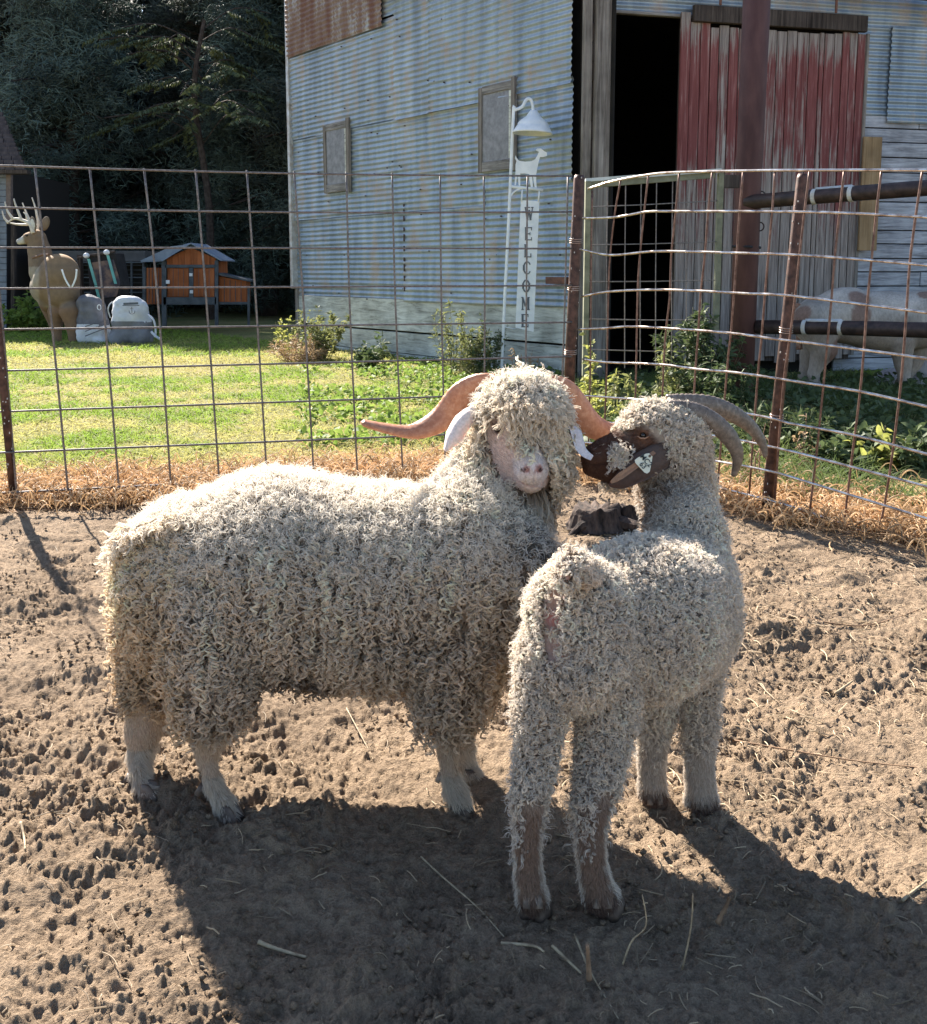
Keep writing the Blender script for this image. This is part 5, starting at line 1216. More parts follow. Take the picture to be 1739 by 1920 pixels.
def weed(px, py, Y, h, w, label, leaf=LG, stem=STEM, nst=10, nlf=60, ll=0.05, lw=0.010, name='weed', cat='weed', seed=0, side=5, srad=0.004, droop=0.25, group='weeds around the barn', lo=0.08, z0=0.0, up=0.45, bare=0.0):
    nlf = int(nlf*0.8)
    rg_ = np.random.default_rng(100+seed); c_ = P(px, py, Y); c_[2] = z0
    e = empty(name, tuple(c_), label, cat, group); b = MB(); LP = []; LDr = []
    for i in range(nst):
        a = rg_.uniform(0, 6.28); r_ = w*rg_.random()**0.6; hh_ = h*rg_.uniform(0.45, 1.05)*(1-0.35*(r_/w))
        p0_ = c_+np.array([math.cos(a)*r_*0.35, math.sin(a)*r_*0.35, -0.02]); p3_ = c_+np.array([math.cos(a)*r_, math.sin(a)*r_, hh_])
        pm = (p0_+p3_)/2+rg_.normal(0, 0.03*h, 3); sp_ = spl([p0_, pm, p3_], 7); b.tube(sp_, list(np.linspace(srad, srad*0.3, len(sp_))), 4)
        SP = np.array(sp_)
        for j in range(side):
            t_ = rg_.uniform(0.25, 0.95); q_ = SP[int(t_*(len(SP)-1))]; a2 = rg_.uniform(0, 6.28); l2 = h*rg_.uniform(0.08, 0.26)*(1.1-t_*0.6)
            q2 = q_+np.array([math.cos(a2)*0.6, math.sin(a2)*0.6, 0.8])*l2; b.tube([q_, (q_+q2)/2+np.array([0, 0, -0.1*l2]), q2], [srad*0.5, srad*0.4, srad*0.2], 3)
            for k in range(nlf//(side+1)):
                f_ = rg_.random(); LP.append(q_+(q2-q_)*f_); LDr.append(unit(q2-q_)*0.5+unit(rg_.normal(0, 1, 3))*0.9+np.array([0, 0, up*0.4]))
        for k in range(nlf//2):
            t_ = rg_.uniform(lo, 1.0); q_ = SP[min(len(SP)-1, int(t_*(len(SP)-1)))]+(rg_.normal(0, 0.004, 3)); LP.append(q_); d_ = rg_.normal(0, 1, 3); d_[2] = abs(d_[2])*up; LDr.append(d_)
    b.build('stem', stem, e, True)
    if LP:
        LP = np.array(LP); n_ = len(LP); Vv_, Ff = leafmesh(LP, np.array(LDr), ll*rg_.uniform(0.4, 1.3, n_), lw*rg_.uniform(0.6, 1.3, n_), rg_, droop=droop)
        o_ = mk('leaves', Vv_, Ff, leaf, e, False); o_['kind'] = 'stuff'
    return e
weed(598, 668, 12.6, 0.80, 0.42, 'bushy olive weed at the left corner of the metal barn wall', LG, nst=26, nlf=90, ll=0.07, lw=0.011, seed=1)
weed(560, 660, 12.2, 0.36, 0.42, 'low tan dead weed clump left of the barn corner', LT, STEMD, nst=30, nlf=40, ll=0.10, lw=0.006, seed=2)
weed(541, 655, 12.9, 0.62, 0.25, 'sparse yellow-green weed sticking out left of the barn corner', LY, nst=7, nlf=30, ll=0.07, lw=0.012, seed=21)
weed(712, 688, 11.5, 0.62, 0.16, 'single slender dark weed in front of the foundation boards', LD, nst=4, nlf=34, ll=0.10, lw=0.016, seed=3)
weed(690, 690, 11.3, 0.35, 0.30, 'low leafy weed at the foot of the foundation boards', LD, nst=10, nlf=40, ll=0.09, lw=0.02, seed=22)
weed(858, 705, 10.7, 0.92, 0.36, 'tall feathery weed against the middle of the metal wall', LG, nst=22, nlf=80, ll=0.06, lw=0.008, seed=4)
weed(915, 700, 10.6, 0.80, 0.28, 'dark dense weed just left of the welcome sign', LD, nst=16, nlf=70, ll=0.05, lw=0.009, seed=5)
weed(985, 715, 10.2, 0.42, 0.25, 'small brown weed at the foot of the welcome pole', LT, STEMD, nst=8, nlf=26, ll=0.05, lw=0.008, seed=6)
weed(1100, 800, 6.2, 0.82, 0.10, 'leafy vine climbing beside the corner post', LY, nst=7, nlf=44, ll=0.050, lw=0.014, seed=7, srad=0.003)
weed(1120, 760, 6.9, 0.55, 0.30, 'yellowing weeds behind the corner post', LY, nst=9, nlf=34, ll=0.06, lw=0.012, seed=8, srad=0.003)
weed(1152, 800, 6.0, 0.16, 0.13, 'small bright green plant just behind the wire by the brown-faced goat', LB, nst=12, nlf=16, ll=0.06, lw=0.016, seed=9, srad=0.003)
weed(1230, 730, 7.7, 0.62, 0.34, 'arching weed in front of the dark barn doorway', LG, nst=9, nlf=30, ll=0.07, lw=0.012, seed=10)
weed(1312, 715, 7.9, 0.98, 0.36, 'tall dark weed in front of the red sliding door', LD, nst=24, nlf=90, ll=0.085, lw=0.013, seed=11)
weed(1370, 735, 7.4, 0.62, 0.36, 'dark green weed around the foot of the pipe post', LD, nst=18, nlf=70, ll=0.075, lw=0.012, seed=12)
weed(1290, 760, 6.9, 0.36, 0.40, 'low dark weeds below the tall one by the doorway', LD, nst=22, nlf=50, ll=0.08, lw=0.012, seed=23)
weed(1175, 740, 7.3, 0.34, 0.40, 'low green weeds in front of the door post', LG, nst=18, nlf=50, ll=0.07, lw=0.014, seed=24)
weed(1425, 860, 5.0, 0.52, 0.10, 'dry brown weed stalk standing left of the leaning post', LT, STEMD, nst=4, nlf=10, ll=0.03, lw=0.006, seed=13, srad=0.006)
weed(1505, 800, 5.6, 0.34, 0.14, 'curling brown dead weed right of the leaning post', LT, STEMD, nst=5, nlf=22, ll=0.04, lw=0.010, seed=14)
weed(1560, 830, 6.2, 0.34, 0.36, 'dark leafy weeds below the spotted calf', LD, nst=20, nlf=50, ll=0.08, lw=0.014, seed=15)
weed(1655, 880, 5.5, 0.26, 0.16, 'yellow-green broad-leaved plant at the right below the calf', LY, nst=9, nlf=18, ll=0.10, lw=0.020, seed=16, srad=0.003)
weed(1600, 900, 5.6, 0.22, 0.30, 'low dark green plant behind the straw at the right', LD, nst=18, nlf=40, ll=0.09, lw=0.018, seed=17)
weed(1700, 880, 5.6, 0.30, 0.34, 'dark weeds at the right edge behind the wire', LD, nst=20, nlf=44, ll=0.09, lw=0.016, seed=18)
weed(1460, 800, 6.0, 0.30, 0.30, 'grassy dark clump between the pipe post and the leaning post', LD, nst=24, nlf=40, ll=0.13, lw=0.008, seed=19)
weed(45, 605, 18.3, 0.85, 0.55, 'green bush in front of the small grey shed', LB, nst=20, nlf=50, ll=0.13, lw=0.04, seed=20)
# broad green leaves in the grass near the barn
def cover(n, x0, x1, Yr, label, mat, name, ll, lw, seed, dens=0.5, hmax=0.09, cond=None):
    rg_ = np.random.default_rng(seed); Y_ = rg_.uniform(*Yr, n); u_ = rg_.uniform(x0, x1, n); X_ = (u_-CX)/FPX*Y_
    keep = (fbm(X_*2.2, Y_*1.6, seed=seed, octv=2) > dens) & ~barn_side(X_, Y_) & (Y_ > fence_y(X_)+0.2)
    X_, Y_ = X_[keep], Y_[keep]; n_ = len(X_); P0 = np.stack([X_, Y_, rg_.uniform(0.0, hmax, n_)], -1); D_ = rg_.normal(0, 1, (n_, 3)); D_[:, 2] = np.abs(D_[:, 2])*0.7+0.1
    Vv_, Ff = leafmesh(P0, D_, ll*rg_.uniform(0.5, 1.3, n_), lw*rg_.uniform(0.6, 1.3, n_), rg_); tag(mk(name, Vv_, Ff, mat), label, kind='stuff')
cover(6500, 560, 1080, (6.2, 11.5), 'broad bright green leaves in the grass before the barn', LB, 'clover_patch', 0.065, 0.018, 71, 0.50)
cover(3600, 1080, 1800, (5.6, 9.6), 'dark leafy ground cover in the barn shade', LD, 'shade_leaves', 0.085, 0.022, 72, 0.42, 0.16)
cover(1500, 1090, 1250, (5.8, 7.4), 'bright leaves behind the corner of the pen', LB, 'corner_leaves', 0.06, 0.018, 73, 0.45, 0.10)

# ------------------------------------------------------------------ welcome sign with lamp and goat figure
WHITE = simple('white_enamel', (0.66, 0.70, 0.74), (0.80, 0.82, 0.84), 10, 0.4, bump=0.0)
YS = 10.55
ws = empty('welcome_sign', tuple(P(941, 690, YS)*np.array([1, 1, 0])), 'tall white metal welcome sign with lamp shade and goat cut-out against the barn', 'sign')
b = MB(); b.tube(spl([P(940, 712, YS), P(947, 560, YS), P(955, 400, YS), P(963, 215, YS), P(966, 206, YS), P(974, 203, YS), P(981, 198, YS), P(985, 190, YS), P(990, 185, YS), P(996, 187, YS), P(999, 196, YS), P(1000, 208, YS)], 5), 0.0165, 10); b.build('pole', WHITE, ws, True)
s_ = S(P(1000, 240, YS)); c_ = P(1000, 230, YS); b = MB(); q_ = [(0.0001, 24), (7, 22), (11, 16), (14, 11), (24, 4), (29, -2), (29.5, -6), (31, -7), (37, -17), (38, -20), (35, -19), (28, -8), (0.001, 8)]
b.lathe(c_, [(r_*s_, z_*s_) for r_, z_ in q_], 32, axis=(0.05, 0, 1)); b.build('lamp_shade', WHITE, ws, True)
b = MB(); b.tube([P(957, 349, YS), P(1019, 356, YS)], 0.016, 8); b.build('cross_bar', WHITE, ws, True)
b = MB(); b.tube(spl([P(955, 388, YS), P(958, 368, YS), P(968, 357, YS), P(980, 353, YS)], 4), 0.009, 8); b.build('bracket', WHITE, ws, True)
for x, x2 in ((980, 978), (1012, 1010)):
    b = MB(); b.tube([P(x, 355, YS), P(x2, 378, YS)], 0.009, 6); b.build('hanger', WHITE, ws, True)
def plate(px, Yd, th, name, mat, par):
    from mathutils.geometry import tessellate_polygon
    fr_ = [P(x, y, Yd) for x, y in px]; n = len(fr_); bk = [p_+np.array([0, th, 0]) for p_ in fr_]
    tr = tessellate_polygon([[Vector((x, y, 0)) for x, y in px]]); f = [tuple(t) for t in tr]+[tuple(i+n for i in t[::-1]) for t in tr]+[(i, i+n, (i+1) % n+n, (i+1) % n) for i in range(n)]
    return mk(name, fr_+bk, f, mat, par)
plate([(977, 375), (1012, 377), (1001, 622), (967, 614)], YS, 0.006, 'sign_plate', WHITE, ws)
plate([(967, 291), (970, 297), (974, 301), (985, 303), (997, 302), (1004, 298), (1009, 289), (1011, 284), (1008, 283), (1005, 281), (1008, 278), (1015, 278), (1021, 283), (1026, 286), (1026, 292), (1019, 294), (1013, 294), (1010, 305), (1008, 315), (1006, 326), (1006, 340), (1007, 352), (1003, 352), (1001, 338), (1000, 328), (998, 328), (999, 340), (1000, 352), (996, 352), (993, 336), (993, 326), (985, 325), (976, 325), (976, 335), (976, 348), (973, 349), (972, 338), (971, 328), (969, 338), (968, 348), (965, 348), (966, 335), (967, 322), (967, 308), (969, 302), (966, 297)], YS, 0.006, 'goat_figure', WHITE, ws)
LETT = simple('dark_marks', (0.10, 0.115, 0.135), (0.13, 0.14, 0.16), 10, 0.8)  # grey-blue raised strokes stand for letters cut through to the siding
# serif capitals as strokes: (x0,y0,x1,y1,width) on a 10 x 14 grid, y down
GL = {'W': [(1, 1, 3.2, 13, 2.2), (3.2, 13, 5, 3, 1.2), (5, 3, 6.8, 13, 2.2), (6.8, 13, 9, 1, 1.2), (-.3, .6, 2.7, .6, 1.1), (3.8, .6, 6.2, .6, 1.1), (7.3, .6, 10.3, .6, 1.1)],
      'E': [(2.4, 1, 2.4, 13, 2.4), (1, .6, 9, .6, 1.2), (1, 13.4, 9, 13.4, 1.2), (3, 7, 7, 7, 1.2), (8.8, 0, 8.8, 3.4, 1), (8.8, 10.6, 8.8, 14, 1), (7, 5.4, 7, 8.6, .9)],
      'L': [(2.6, 1, 2.6, 13, 2.4), (1, .6, 5, .6, 1.2), (1, 13.4, 9, 13.4, 1.2), (8.8, 9.8, 8.8, 14, 1.1)],
      'C': [(1.4, 4, 1.4, 10, 2.3), (1.6, 3.9, 3.6, 1.1, 1.8), (3.4, .8, 7, .8, 1.2), (7, .9, 8.8, 3.6, 1.4), (1.6, 10.1, 3.6, 12.9, 1.8), (3.4, 13.2, 7, 13.2, 1.2), (7, 13.1, 8.8, 10.6, 1.3)],
      'O': [(1.4, 4, 1.4, 10, 2.3), (1.6, 3.9, 3.6, 1.1, 1.8), (3.4, .8, 6.6, .8, 1.2), (6.4, 1.1, 8.4, 3.9, 1.8), (8.6, 4, 8.6, 10, 2.3), (1.6, 10.1, 3.6, 12.9, 1.8), (3.4, 13.2, 6.6, 13.2, 1.2), (6.4, 12.9, 8.4, 10.1, 1.8)],
      'M': [(1.6, 1, 1.6, 13, 1.6), (1.8, 1, 5, 10, 2.0), (5, 10, 8.2, 1, 1.2), (8.3, 1, 8.3, 13, 2.2), (0, .6, 2.6, .6, 1.1), (7.4, .6, 10, .6, 1.1), (.2, 13.4, 3.2, 13.4, 1.1), (6.8, 13.4, 10, 13.4, 1.1)]}
for i, (ch, yy) in enumerate(zip('WELCOME', (401, 438, 470, 502, 536, 569, 601))):
    b = MB(); xx = 992.5-(yy-401)*0.040; k_ = S(P(xx, yy, YS)); w_, h_ = 16.0/10, (25.0 if ch != 'W' else 27)/14; j = 0
    for x0, y0, x1, y1, wd in GL[ch]:
        a_ = P(xx+(x0-5)*w_, yy+(y0-7)*h_, YS-0.0035-0.0004*j); c_ = P(xx+(x1-5)*w_, yy+(y1-7)*h_, YS-0.0035-0.0004*j); d_ = unit(c_-a_); sd_ = np.cross(d_, np.array([0, 1.0, 0])); j += 1
        b.box((a_+c_)/2, (c_-a_)/2, unit(sd_)*wd*w_*k_*0.5, (0, 0.0015, 0))
    b.build('letter', LETT, ws)
b = MB(); b.tube([P(944, 612, YS), P(967, 617, YS)], 0.006, 6); b.build('hanger', WHITE, ws, True)
# ------------------------------------------------------------------ spotted calf behind the pipe rails
cf = empty('calf', (3.6, 9.3, 0), 'white calf with red-brown patches standing behind the pipe rails', 'calf')
BC_ = Body(); Yc = 9.3
BC_.chain([N(1532, 596, Yc, 40), N(1580, 592, Yc, 48), N(1650, 604, Yc, 56), N(1720, 600, Yc-0.05, 52), N(1770, 590, Yc-0.1, 48)], 0.06)
BC_.chain([N(1770, 575, Yc-0.1, 38), N(1830, 560, Yc-0.2, 30), N(1870, 560, Yc-0.25, 22), N(1900, 590, Yc-0.3, 14)], 0.05)
BC_.cap(N(1565, 565, Yc, 22), N(1600, 560, Yc, 20), 0.05)
for nodes in ([(1530, 605, Yc-0.10, 44), (1545, 655, Yc-0.12, 24), (1526, 700, Yc-0.10, 10), (1536, 750, Yc-0.12, 8)],
              [(1525, 620, Yc+0.14, 30), (1520, 665, Yc+0.14, 18), (1508, 706, Yc+0.14, 10), (1515, 738, Yc+0.14, 8)],
              [(1690, 640, Yc-0.16, 26), (1694, 680, Yc-0.16, 15), (1697, 715, Yc-0.16, 10), (1700, 746, Yc-0.16, 10)],
              [(1730, 640, Yc+0.10, 26), (1712, 680, Yc+0.10, 16), (1690, 720, Yc+0.10, 10), (1686, 740, Yc+0.10, 9)]):
    BC_.chain([N(*q) for q in nodes], 0.03)
Vc, Fc = BC_.mesh(0.022); Vc = BC_.project(Vc, 1)
qq = fbm(Vc[:, 0]*5, Vc[:, 1]*5, Vc[:, 2]*6, seed=3, octv=3)
Cc = np.array([0.52, 0.45, 0.39])*(0.35+1.15*qq)[:, None]
Cc = colmix(Cc, (0.27, 0.19, 0.14), tsmooth((0.78-Vc[:, 2])/0.25)*0.55)  # belly and legs darkened, shading painted into the hide colour
for px, py, r_ in ((1616, 555, 24), (1612, 590, 22), (1500, 590, 26), (1738, 545, 18), (1795, 600, 40), (1575, 660, 26)):
    Cc = colmix(Cc, (0.19, 0.085, 0.055), tsmooth((near(Vc, P(px, py, Yc-0.2), r_*S(P(px, py, Yc))*1.35, 0.6)*(0.2+1.5*qq)-0.35)/0.25)*0.72)
HIDE = simple('hide', (0.5, 0.5, 0.5))
m, nt = newmat('calf_hide'); a = nt.nodes.new('ShaderNodeAttribute'); a.attribute_name = 'Col'; f = noise(nt, 60, 5, 0.7, coords(nt, (1, 1, 0.4)))
finish(nt, mixc(nt, a.outputs['Color'], ramp(nt, f, [(0.35, (0.75,)*3), (0.65, (1.1,)*3)]), 1.0, 'MULTIPLY'), 0.85, 0, f, 0.004, 0.6, 0.2)
mk('body', Vc, Fc, m, cf, True, col=Cc)
b = MB(); b.tube(spl([P(1500, 570, Yc-0.05), P(1493, 585, Yc-0.05), P(1497, 620, Yc-0.05), P(1500, 655, Yc-0.05)], 4), [0.03]*6+[0.022]*4+[0.03]*3, 7); b.build('tail', simple('tail_hair', (0.20, 0.09, 0.06), (0.34, 0.22, 0.16), 30, 0.9), cf, True)
# pale bags slumped behind the calf's legs
for (x, y, rx_, rz_), lab in (((1665, 722, 34, 24), 'pale feed sack lying between the legs of the calf'), ((1733, 706, 30, 50), 'pinkish white sack at the right edge behind the calf')):
    c_ = P(x, y, 9.75); s_ = S(c_); Bs = Body(); Bs.ell(c_, (rx_*s_, 0.16, rz_*s_), k=0.03); Bs.ell(c_+np.array([0.05, 0, rz_*s_*0.5]), (rx_*s_*0.5, 0.11, rz_*s_*0.6), k=0.08)
    v_, f_ = Bs.mesh(0.02); v_ = v_+(fbm(v_[:, 0]*9, v_[:, 1]*9, v_[:, 2]*9, seed=2)-0.5)[:, None]*0.05; v_[:, 2] = np.maximum(v_[:, 2], 0.0)
    tag(mk('feed_sack', v_, f_, simple('sack_cloth', (0.34, 0.30, 0.30), (0.50, 0.46, 0.46), 9, 0.8, bump=0.01), None, True), lab, 'sack', 'feed sacks behind the calf')

# ------------------------------------------------------------------ deer archery target
YD = 15.9
dr = empty('deer_target', tuple(P(105, 640, YD)*np.array([1, 1, 0])), 'foam buck deer archery target with pale antlers on the lawn edge', 'archery target')
BD = Body()
BD.chain([N(112, 512, YD-0.1, 36), N(106, 530, YD, 40), N(90, 540, YD+0.3, 32)], 0.06)
BD.cap(N(118, 548, YD-0.1, 30), N(95, 565, YD+0.2, 22), 0.05)
BD.chain([N(82, 510, YD+0.35, 26), N(74, 470, YD+0.38, 20), N(70, 448, YD+0.35, 17)], 0.04)
BD.cap(N(68, 445, YD+0.35, 14), N(54, 447, YD+0.33, 11), 0.03); BD.cap(N(54, 447, YD+0.33, 9), N(36, 453, YD+0.3, 5.5), 0.02)
for nodes in ([(132, 585, YD-0.2, 20), (137, 610, YD-0.2, 13), (140, 645, YD-0.2, 9)], [(105, 585, YD-0.1, 15), (106, 610, YD-0.05, 10), (108, 638, YD-0.05, 7)],
              [(88, 575, YD+0.35, 12), (100, 610, YD+0.35, 7), (104, 634, YD+0.35, 5)]):
    BD.chain([N(*q) for q in nodes], 0.04)
Vd, Fd = BD.mesh(0.025); Vd = BD.project(Vd, 1)
Cd = np.tile(np.array([0.20, 0.145, 0.10]), (len(Vd), 1)); nz_ = BD.grad(Vd)
pxd, pyd = prj(Vd)
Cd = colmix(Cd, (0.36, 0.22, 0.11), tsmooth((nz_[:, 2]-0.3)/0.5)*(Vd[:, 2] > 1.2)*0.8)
Cd = colmix(Cd, (0.42, 0.38, 0.30), tsmooth((76-pxd)/6)*(pyd > 500)*0.5); Cd = colmix(Cd, (0.30, 0.30, 0.18), near(Vd, P(100, 590, YD), 0.22, 0.5)*0.6)
Cd = colmix(Cd, (0.52, 0.50, 0.46), near(Vd, P(36, 451, YD+0.3), 0.13, 0.4)); Cd = colmix(Cd, (0.015, 0.012, 0.012), near(Vd, P(29, 455, YD+0.3), 0.055, 0.2))
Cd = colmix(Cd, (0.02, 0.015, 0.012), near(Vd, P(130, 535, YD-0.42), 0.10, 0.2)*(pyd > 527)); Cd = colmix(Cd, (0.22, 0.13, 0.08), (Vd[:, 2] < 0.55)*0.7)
m, nt = newmat('deer_foam'); a = nt.nodes.new('ShaderNodeAttribute'); a.attribute_name = 'Col'; f = noise(nt, 14, 5, 0.7, coords(nt))
finish(nt, mixc(nt, a.outputs['Color'], ramp(nt, f, [(0.35, (0.85,)*3), (0.65, (1.08,)*3)]), 1.0, 'MULTIPLY'), 0.8, 0, f, 0.006, 0.6, 0.2)
mk('body', Vd, Fd, m, dr, True, col=Cd)
b = MB(); hub = P(50, 441, YD+0.2); b.lathe(hub, [(0.001, -0.02), (0.02, -0.012), (0.024, 0), (0.02, 0.012), (0.001, 0.02)], 10); b.build('eye', EYE, dr, True)
ANT = simple('antler', (0.50, 0.45, 0.38), (0.66, 0.62, 0.56), 12, 0.6)
def antler(lines, Ya):
    b = MB()
    for ln, r0_ in lines: pp = spl([P(x, y, Ya) for x, y in ln], 4); b.tube(pp, list(np.linspace(r0_, r0_*0.35, len(pp))), 7)
    b.build('antler', ANT, dr, True)
antler([([(62, 437), (56, 420), (40, 412), (25, 410), (14, 418)], 0.034), ([(58, 422), (50, 404), (44, 398)], 0.022), ([(40, 412), (34, 396), (28, 380), (26, 372)], 0.024), ([(24, 410), (14, 395), (9, 378)], 0.024), ([(16, 418), (8, 408), (4, 395)], 0.022)], YD+0.20)
antler([([(68, 437), (72, 420), (70, 405), (68, 392)], 0.032), ([(70, 408), (66, 388), (60, 370)], 0.022), ([(62, 425), (52, 418), (48, 400)], 0.022), ([(60, 424), (50, 400), (42, 380)], 0.024), ([(66, 420), (45, 421), (30, 420), (20, 418)], 0.026)], YD+0.55)
def dear(px, py, Ya, rx, rz, tilt, cin):
    c_ = P(px, py, Ya); s_ = S(c_); b_ = Body(); cs, sn = math.cos(tilt), math.sin(tilt)
    b_.ell(c_, (rx*s_, 0.035, rz*s_), axes=[(cs, 0, sn), (0, 1, 0), (-sn, 0, cs)]); v_, f_ = b_.mesh(0.012)
    g_ = b_.grad(v_); r_ = np.sqrt((((v_-c_)@np.array([cs, 0, sn]))/(rx*s_))**2+(((v_-c_)@np.array([-sn, 0, cs]))/(rz*s_))**2)
    col = np.where(((g_[:, 1] < -0.2) & (r_ < 0.72))[:, None], np.array(cin), np.array((0.17, 0.125, 0.085))); mk('ear', v_, f_, m, dr, True, col=col)
dear(62, 421, YD+0.22, 6.5, 15, 0.05, (0.62, 0.60, 0.54)); dear(85, 419, YD+0.42, 8, 14, -0.35, (0.20, 0.155, 0.11))
for ln in ([(116, 505), (122, 522), (131, 538)], [(144, 505), (142, 522), (135, 538)]):
    b = MB(); b.tube(spl([P(x, y, YD-0.62) for x, y in ln], 4), 0.013, 6); b.build('tail_edge', WHITE, dr, True)
b = MB(); b.tube([P(62, 483, YD-0.05), P(80, 477, YD-0.28), P(92, 477, YD-0.40)], 0.022, 6); b.build('foam_seam', simple('foam_seam', (0.16, 0.09, 0.06)), dr)

# bag targets
SACKD = simple('dark_sack', (0.10, 0.10, 0.115), (0.17, 0.17, 0.19), 6, 0.8, bump=0.02); SACKW = simple('white_sack', (0.50, 0.51, 0.54), (0.66, 0.67, 0.70), 5, 0.7, bump=0.02)
def sackbody(e, x0, x1, y0, y1, Yb, split, topc, botc, seed, lean=0.0, depth=0.30):
    cx_ = (x0+x1)/2; c0 = P(cx_, y1, Yb); c1 = P(cx_+lean, y0, Yb); s_ = S(c0); w_ = (x1-x0)/2*s_
    b_ = Body(); hgt = c1[2]-max(c0[2], 0.0)
    for sx_ in (-0.62, 0.62):
        for dy in (-0.12, 0.12): b_.cap((c0+np.array([sx_*w_, dy, 0.05]), w_*0.36), (c1+np.array([sx_*w_*0.62, dy*0.5, -0.16-0.05*sx_]), w_*0.34), 0.18)
    b_.cap((c0+UP*0.12, w_*0.6), (c1-UP*0.16, w_*0.5), 0.1)
    v_, f_ = b_.mesh(0.022); n_ = (fbm(v_[:, 0]*6+seed, v_[:, 1]*6, v_[:, 2]*8, seed=seed)-0.5)[:, None]*0.09; v_ = v_+b_.grad(v_)*n_; v_[:, 2] = np.maximum(v_[:, 2], 0.003)
    zsp = c1[2]-(c1[2]-c0[2])*split; fz = v_[f_].mean(1)[:, 2]+0.05*(v_[f_].mean(1)[:, 0]-c0[0]); mi = (fz > zsp).astype(int)
    return mk('bag', v_, f_, None, e, True, mats=[botc, topc], midx=mi), c0, c1, s_, zsp
e = empty('bag_target', tuple(P(180, 640, 15.6)*np.array([1, 1, 0])), 'slumped dark archery bag with white striped lower half beside the deer', 'bag target', 'archery bag targets')
o_, c0, c1, s_, zs_ = sackbody(e, 150, 206, 552, 641, 15.7, 0.62, SACKD, SACKW, 4, lean=-8)
b = MB(); q = P(186, 576, 15.36)
b.tube([q+np.array([0.028*math.cos(a), 0.0, 0.040*math.sin(a)]) for a in np.linspace(0, 6.28, 16)], 0.006, 6); b.build('grommet', WHITE, e)
for k in range(3):
    b = MB(); b.tube(spl([P(160, 630-k*9, 15.38), P(185, 620-k*8, 15.34), P(204, 614-k*7, 15.42)], 4), 0.008, 5); b.build('stripe_fold', SACKD, e)
e = empty('bag_target', tuple(P(250, 640, 15.4)*np.array([1, 1, 0])), 'upright white and grey archery bag with an anchor mark', 'bag target', 'archery bag targets')
o_, c0, c1, s_, zs_ = sackbody(e, 212, 284, 558, 641, 15.5, 0.52, SACKW, simple('grey_sack', (0.15, 0.15, 0.165), (0.22, 0.22, 0.24), 6, 0.8, bump=0.02), 9, lean=-4)
b = MB()
for k in range(9): b.box(P(233+k*3.1, 569.5-k*0.12, 15.14), (0.010, 0, 0), (0, 0.008, 0), (0, 0, 0.017))
b.box(P(245.5, 572.6, 15.145), (0.125, 0, 0), (0, 0.006, 0), (0, 0, 0.006)); tag(b.build('printed_band', LETT, e), kind='stuff')
b = MB(); ac = lambda x, y: P(x, y, 15.12)
b.tube([ac(247, 575), ac(247.5, 587)], 0.006, 5); b.tube(spl([ac(242, 582), ac(243, 586.5), ac(247.5, 588.5), ac(252, 586.5), ac(253, 582)], 4), 0.006, 5); b.tube([ac(244, 578.5), ac(250.5, 578.5)], 0.005, 5); b.build('anchor_mark', LETT, e)
b = MB(); b.tube(spl([P(207, 596, 15.35), P(203, 582, 15.3), P(205, 572, 15.3), P(211, 566, 15.35)], 5), 0.009, 7); b.build('rope_handle', SACKW, e, True)
b = MB(); b.tube(spl([P(278, 590, 15.3), P(288, 600, 15.25), P(292, 620, 15.25), P(290, 632, 15.25)], 5), [0.016]*16, 7); b.tube(spl([P(284, 622, 15.25), P(293, 631, 15.2), P(303, 637, 15.2)], 4), [0.02]*9, 6); b.build('loose_flap', SACKW, e, True)

# hanging block target with teal straps
e = empty('hanging_target', tuple(P(190, 560, 17.0)), 'dark square archery target hanging from teal straps on a bar', 'archery target')
BLK = simple('black_foam', (0.014, 0.014, 0.016), (0.035, 0.033, 0.035), 5, 0.9); CAMO = simple('camo_print', (0.06, 0.055, 0.07), (0.24, 0.16, 0.12), 4, 0.8, lo=0.42, hi=0.58)
TEAL = simple('teal_strap', (0.14, 0.42, 0.38), (0.20, 0.52, 0.48), 8, 0.6)
def slab(px, Yd, th, name, mat, par): return bevel(plate(px, Yd, th, name, mat, par), 0.01, 1)
slab([(163, 480), (216, 474), (228, 535), (222, 578), (176, 580), (168, 540)], 17.0, 0.45, 'block', BLK, e)
slab([(172, 492), (213, 486), (226, 530), (218, 556), (186, 560), (176, 530)], 16.98, 0.015, 'camo_face', CAMO, e)
b = MB(); b.tube([P(145, 484, 16.95), P(165, 479, 16.95), P(190, 476, 16.95), P(216, 471, 16.95)], 0.025, 7); b.build('bar', DWOOD, e)
for ln in ([(166, 485), (175, 520), (180, 535)], [(202, 478), (210, 510), (217, 532)], [(180, 536), (186, 560)]):
    b = MB(); a_, c_ = P(*ln[0], 16.94), P(*ln[-1], 16.94); d_ = c_-a_; b.box((a_+c_)/2, d_/2, (0.022, 0, 0), (0, 0.006, 0)); b.build('strap', TEAL, e)
for x, y in ((162, 479), (200, 473)):
    bb_ = Body(); bb_.ell(P(x, y, 16.92), (0.055, 0.04, 0.045)); v_, f_ = bb_.mesh(0.012); mk('buckle', v_, f_, WHITE, e, True)
for x in (150, 222):
    b = MB(); b.tube([P(x, 478, 17.3), P(x+(4 if x < 200 else 6), 600, 17.3)*np.array([1, 1, 0])], 0.05, 7); b.build('post', DWOOD, e)

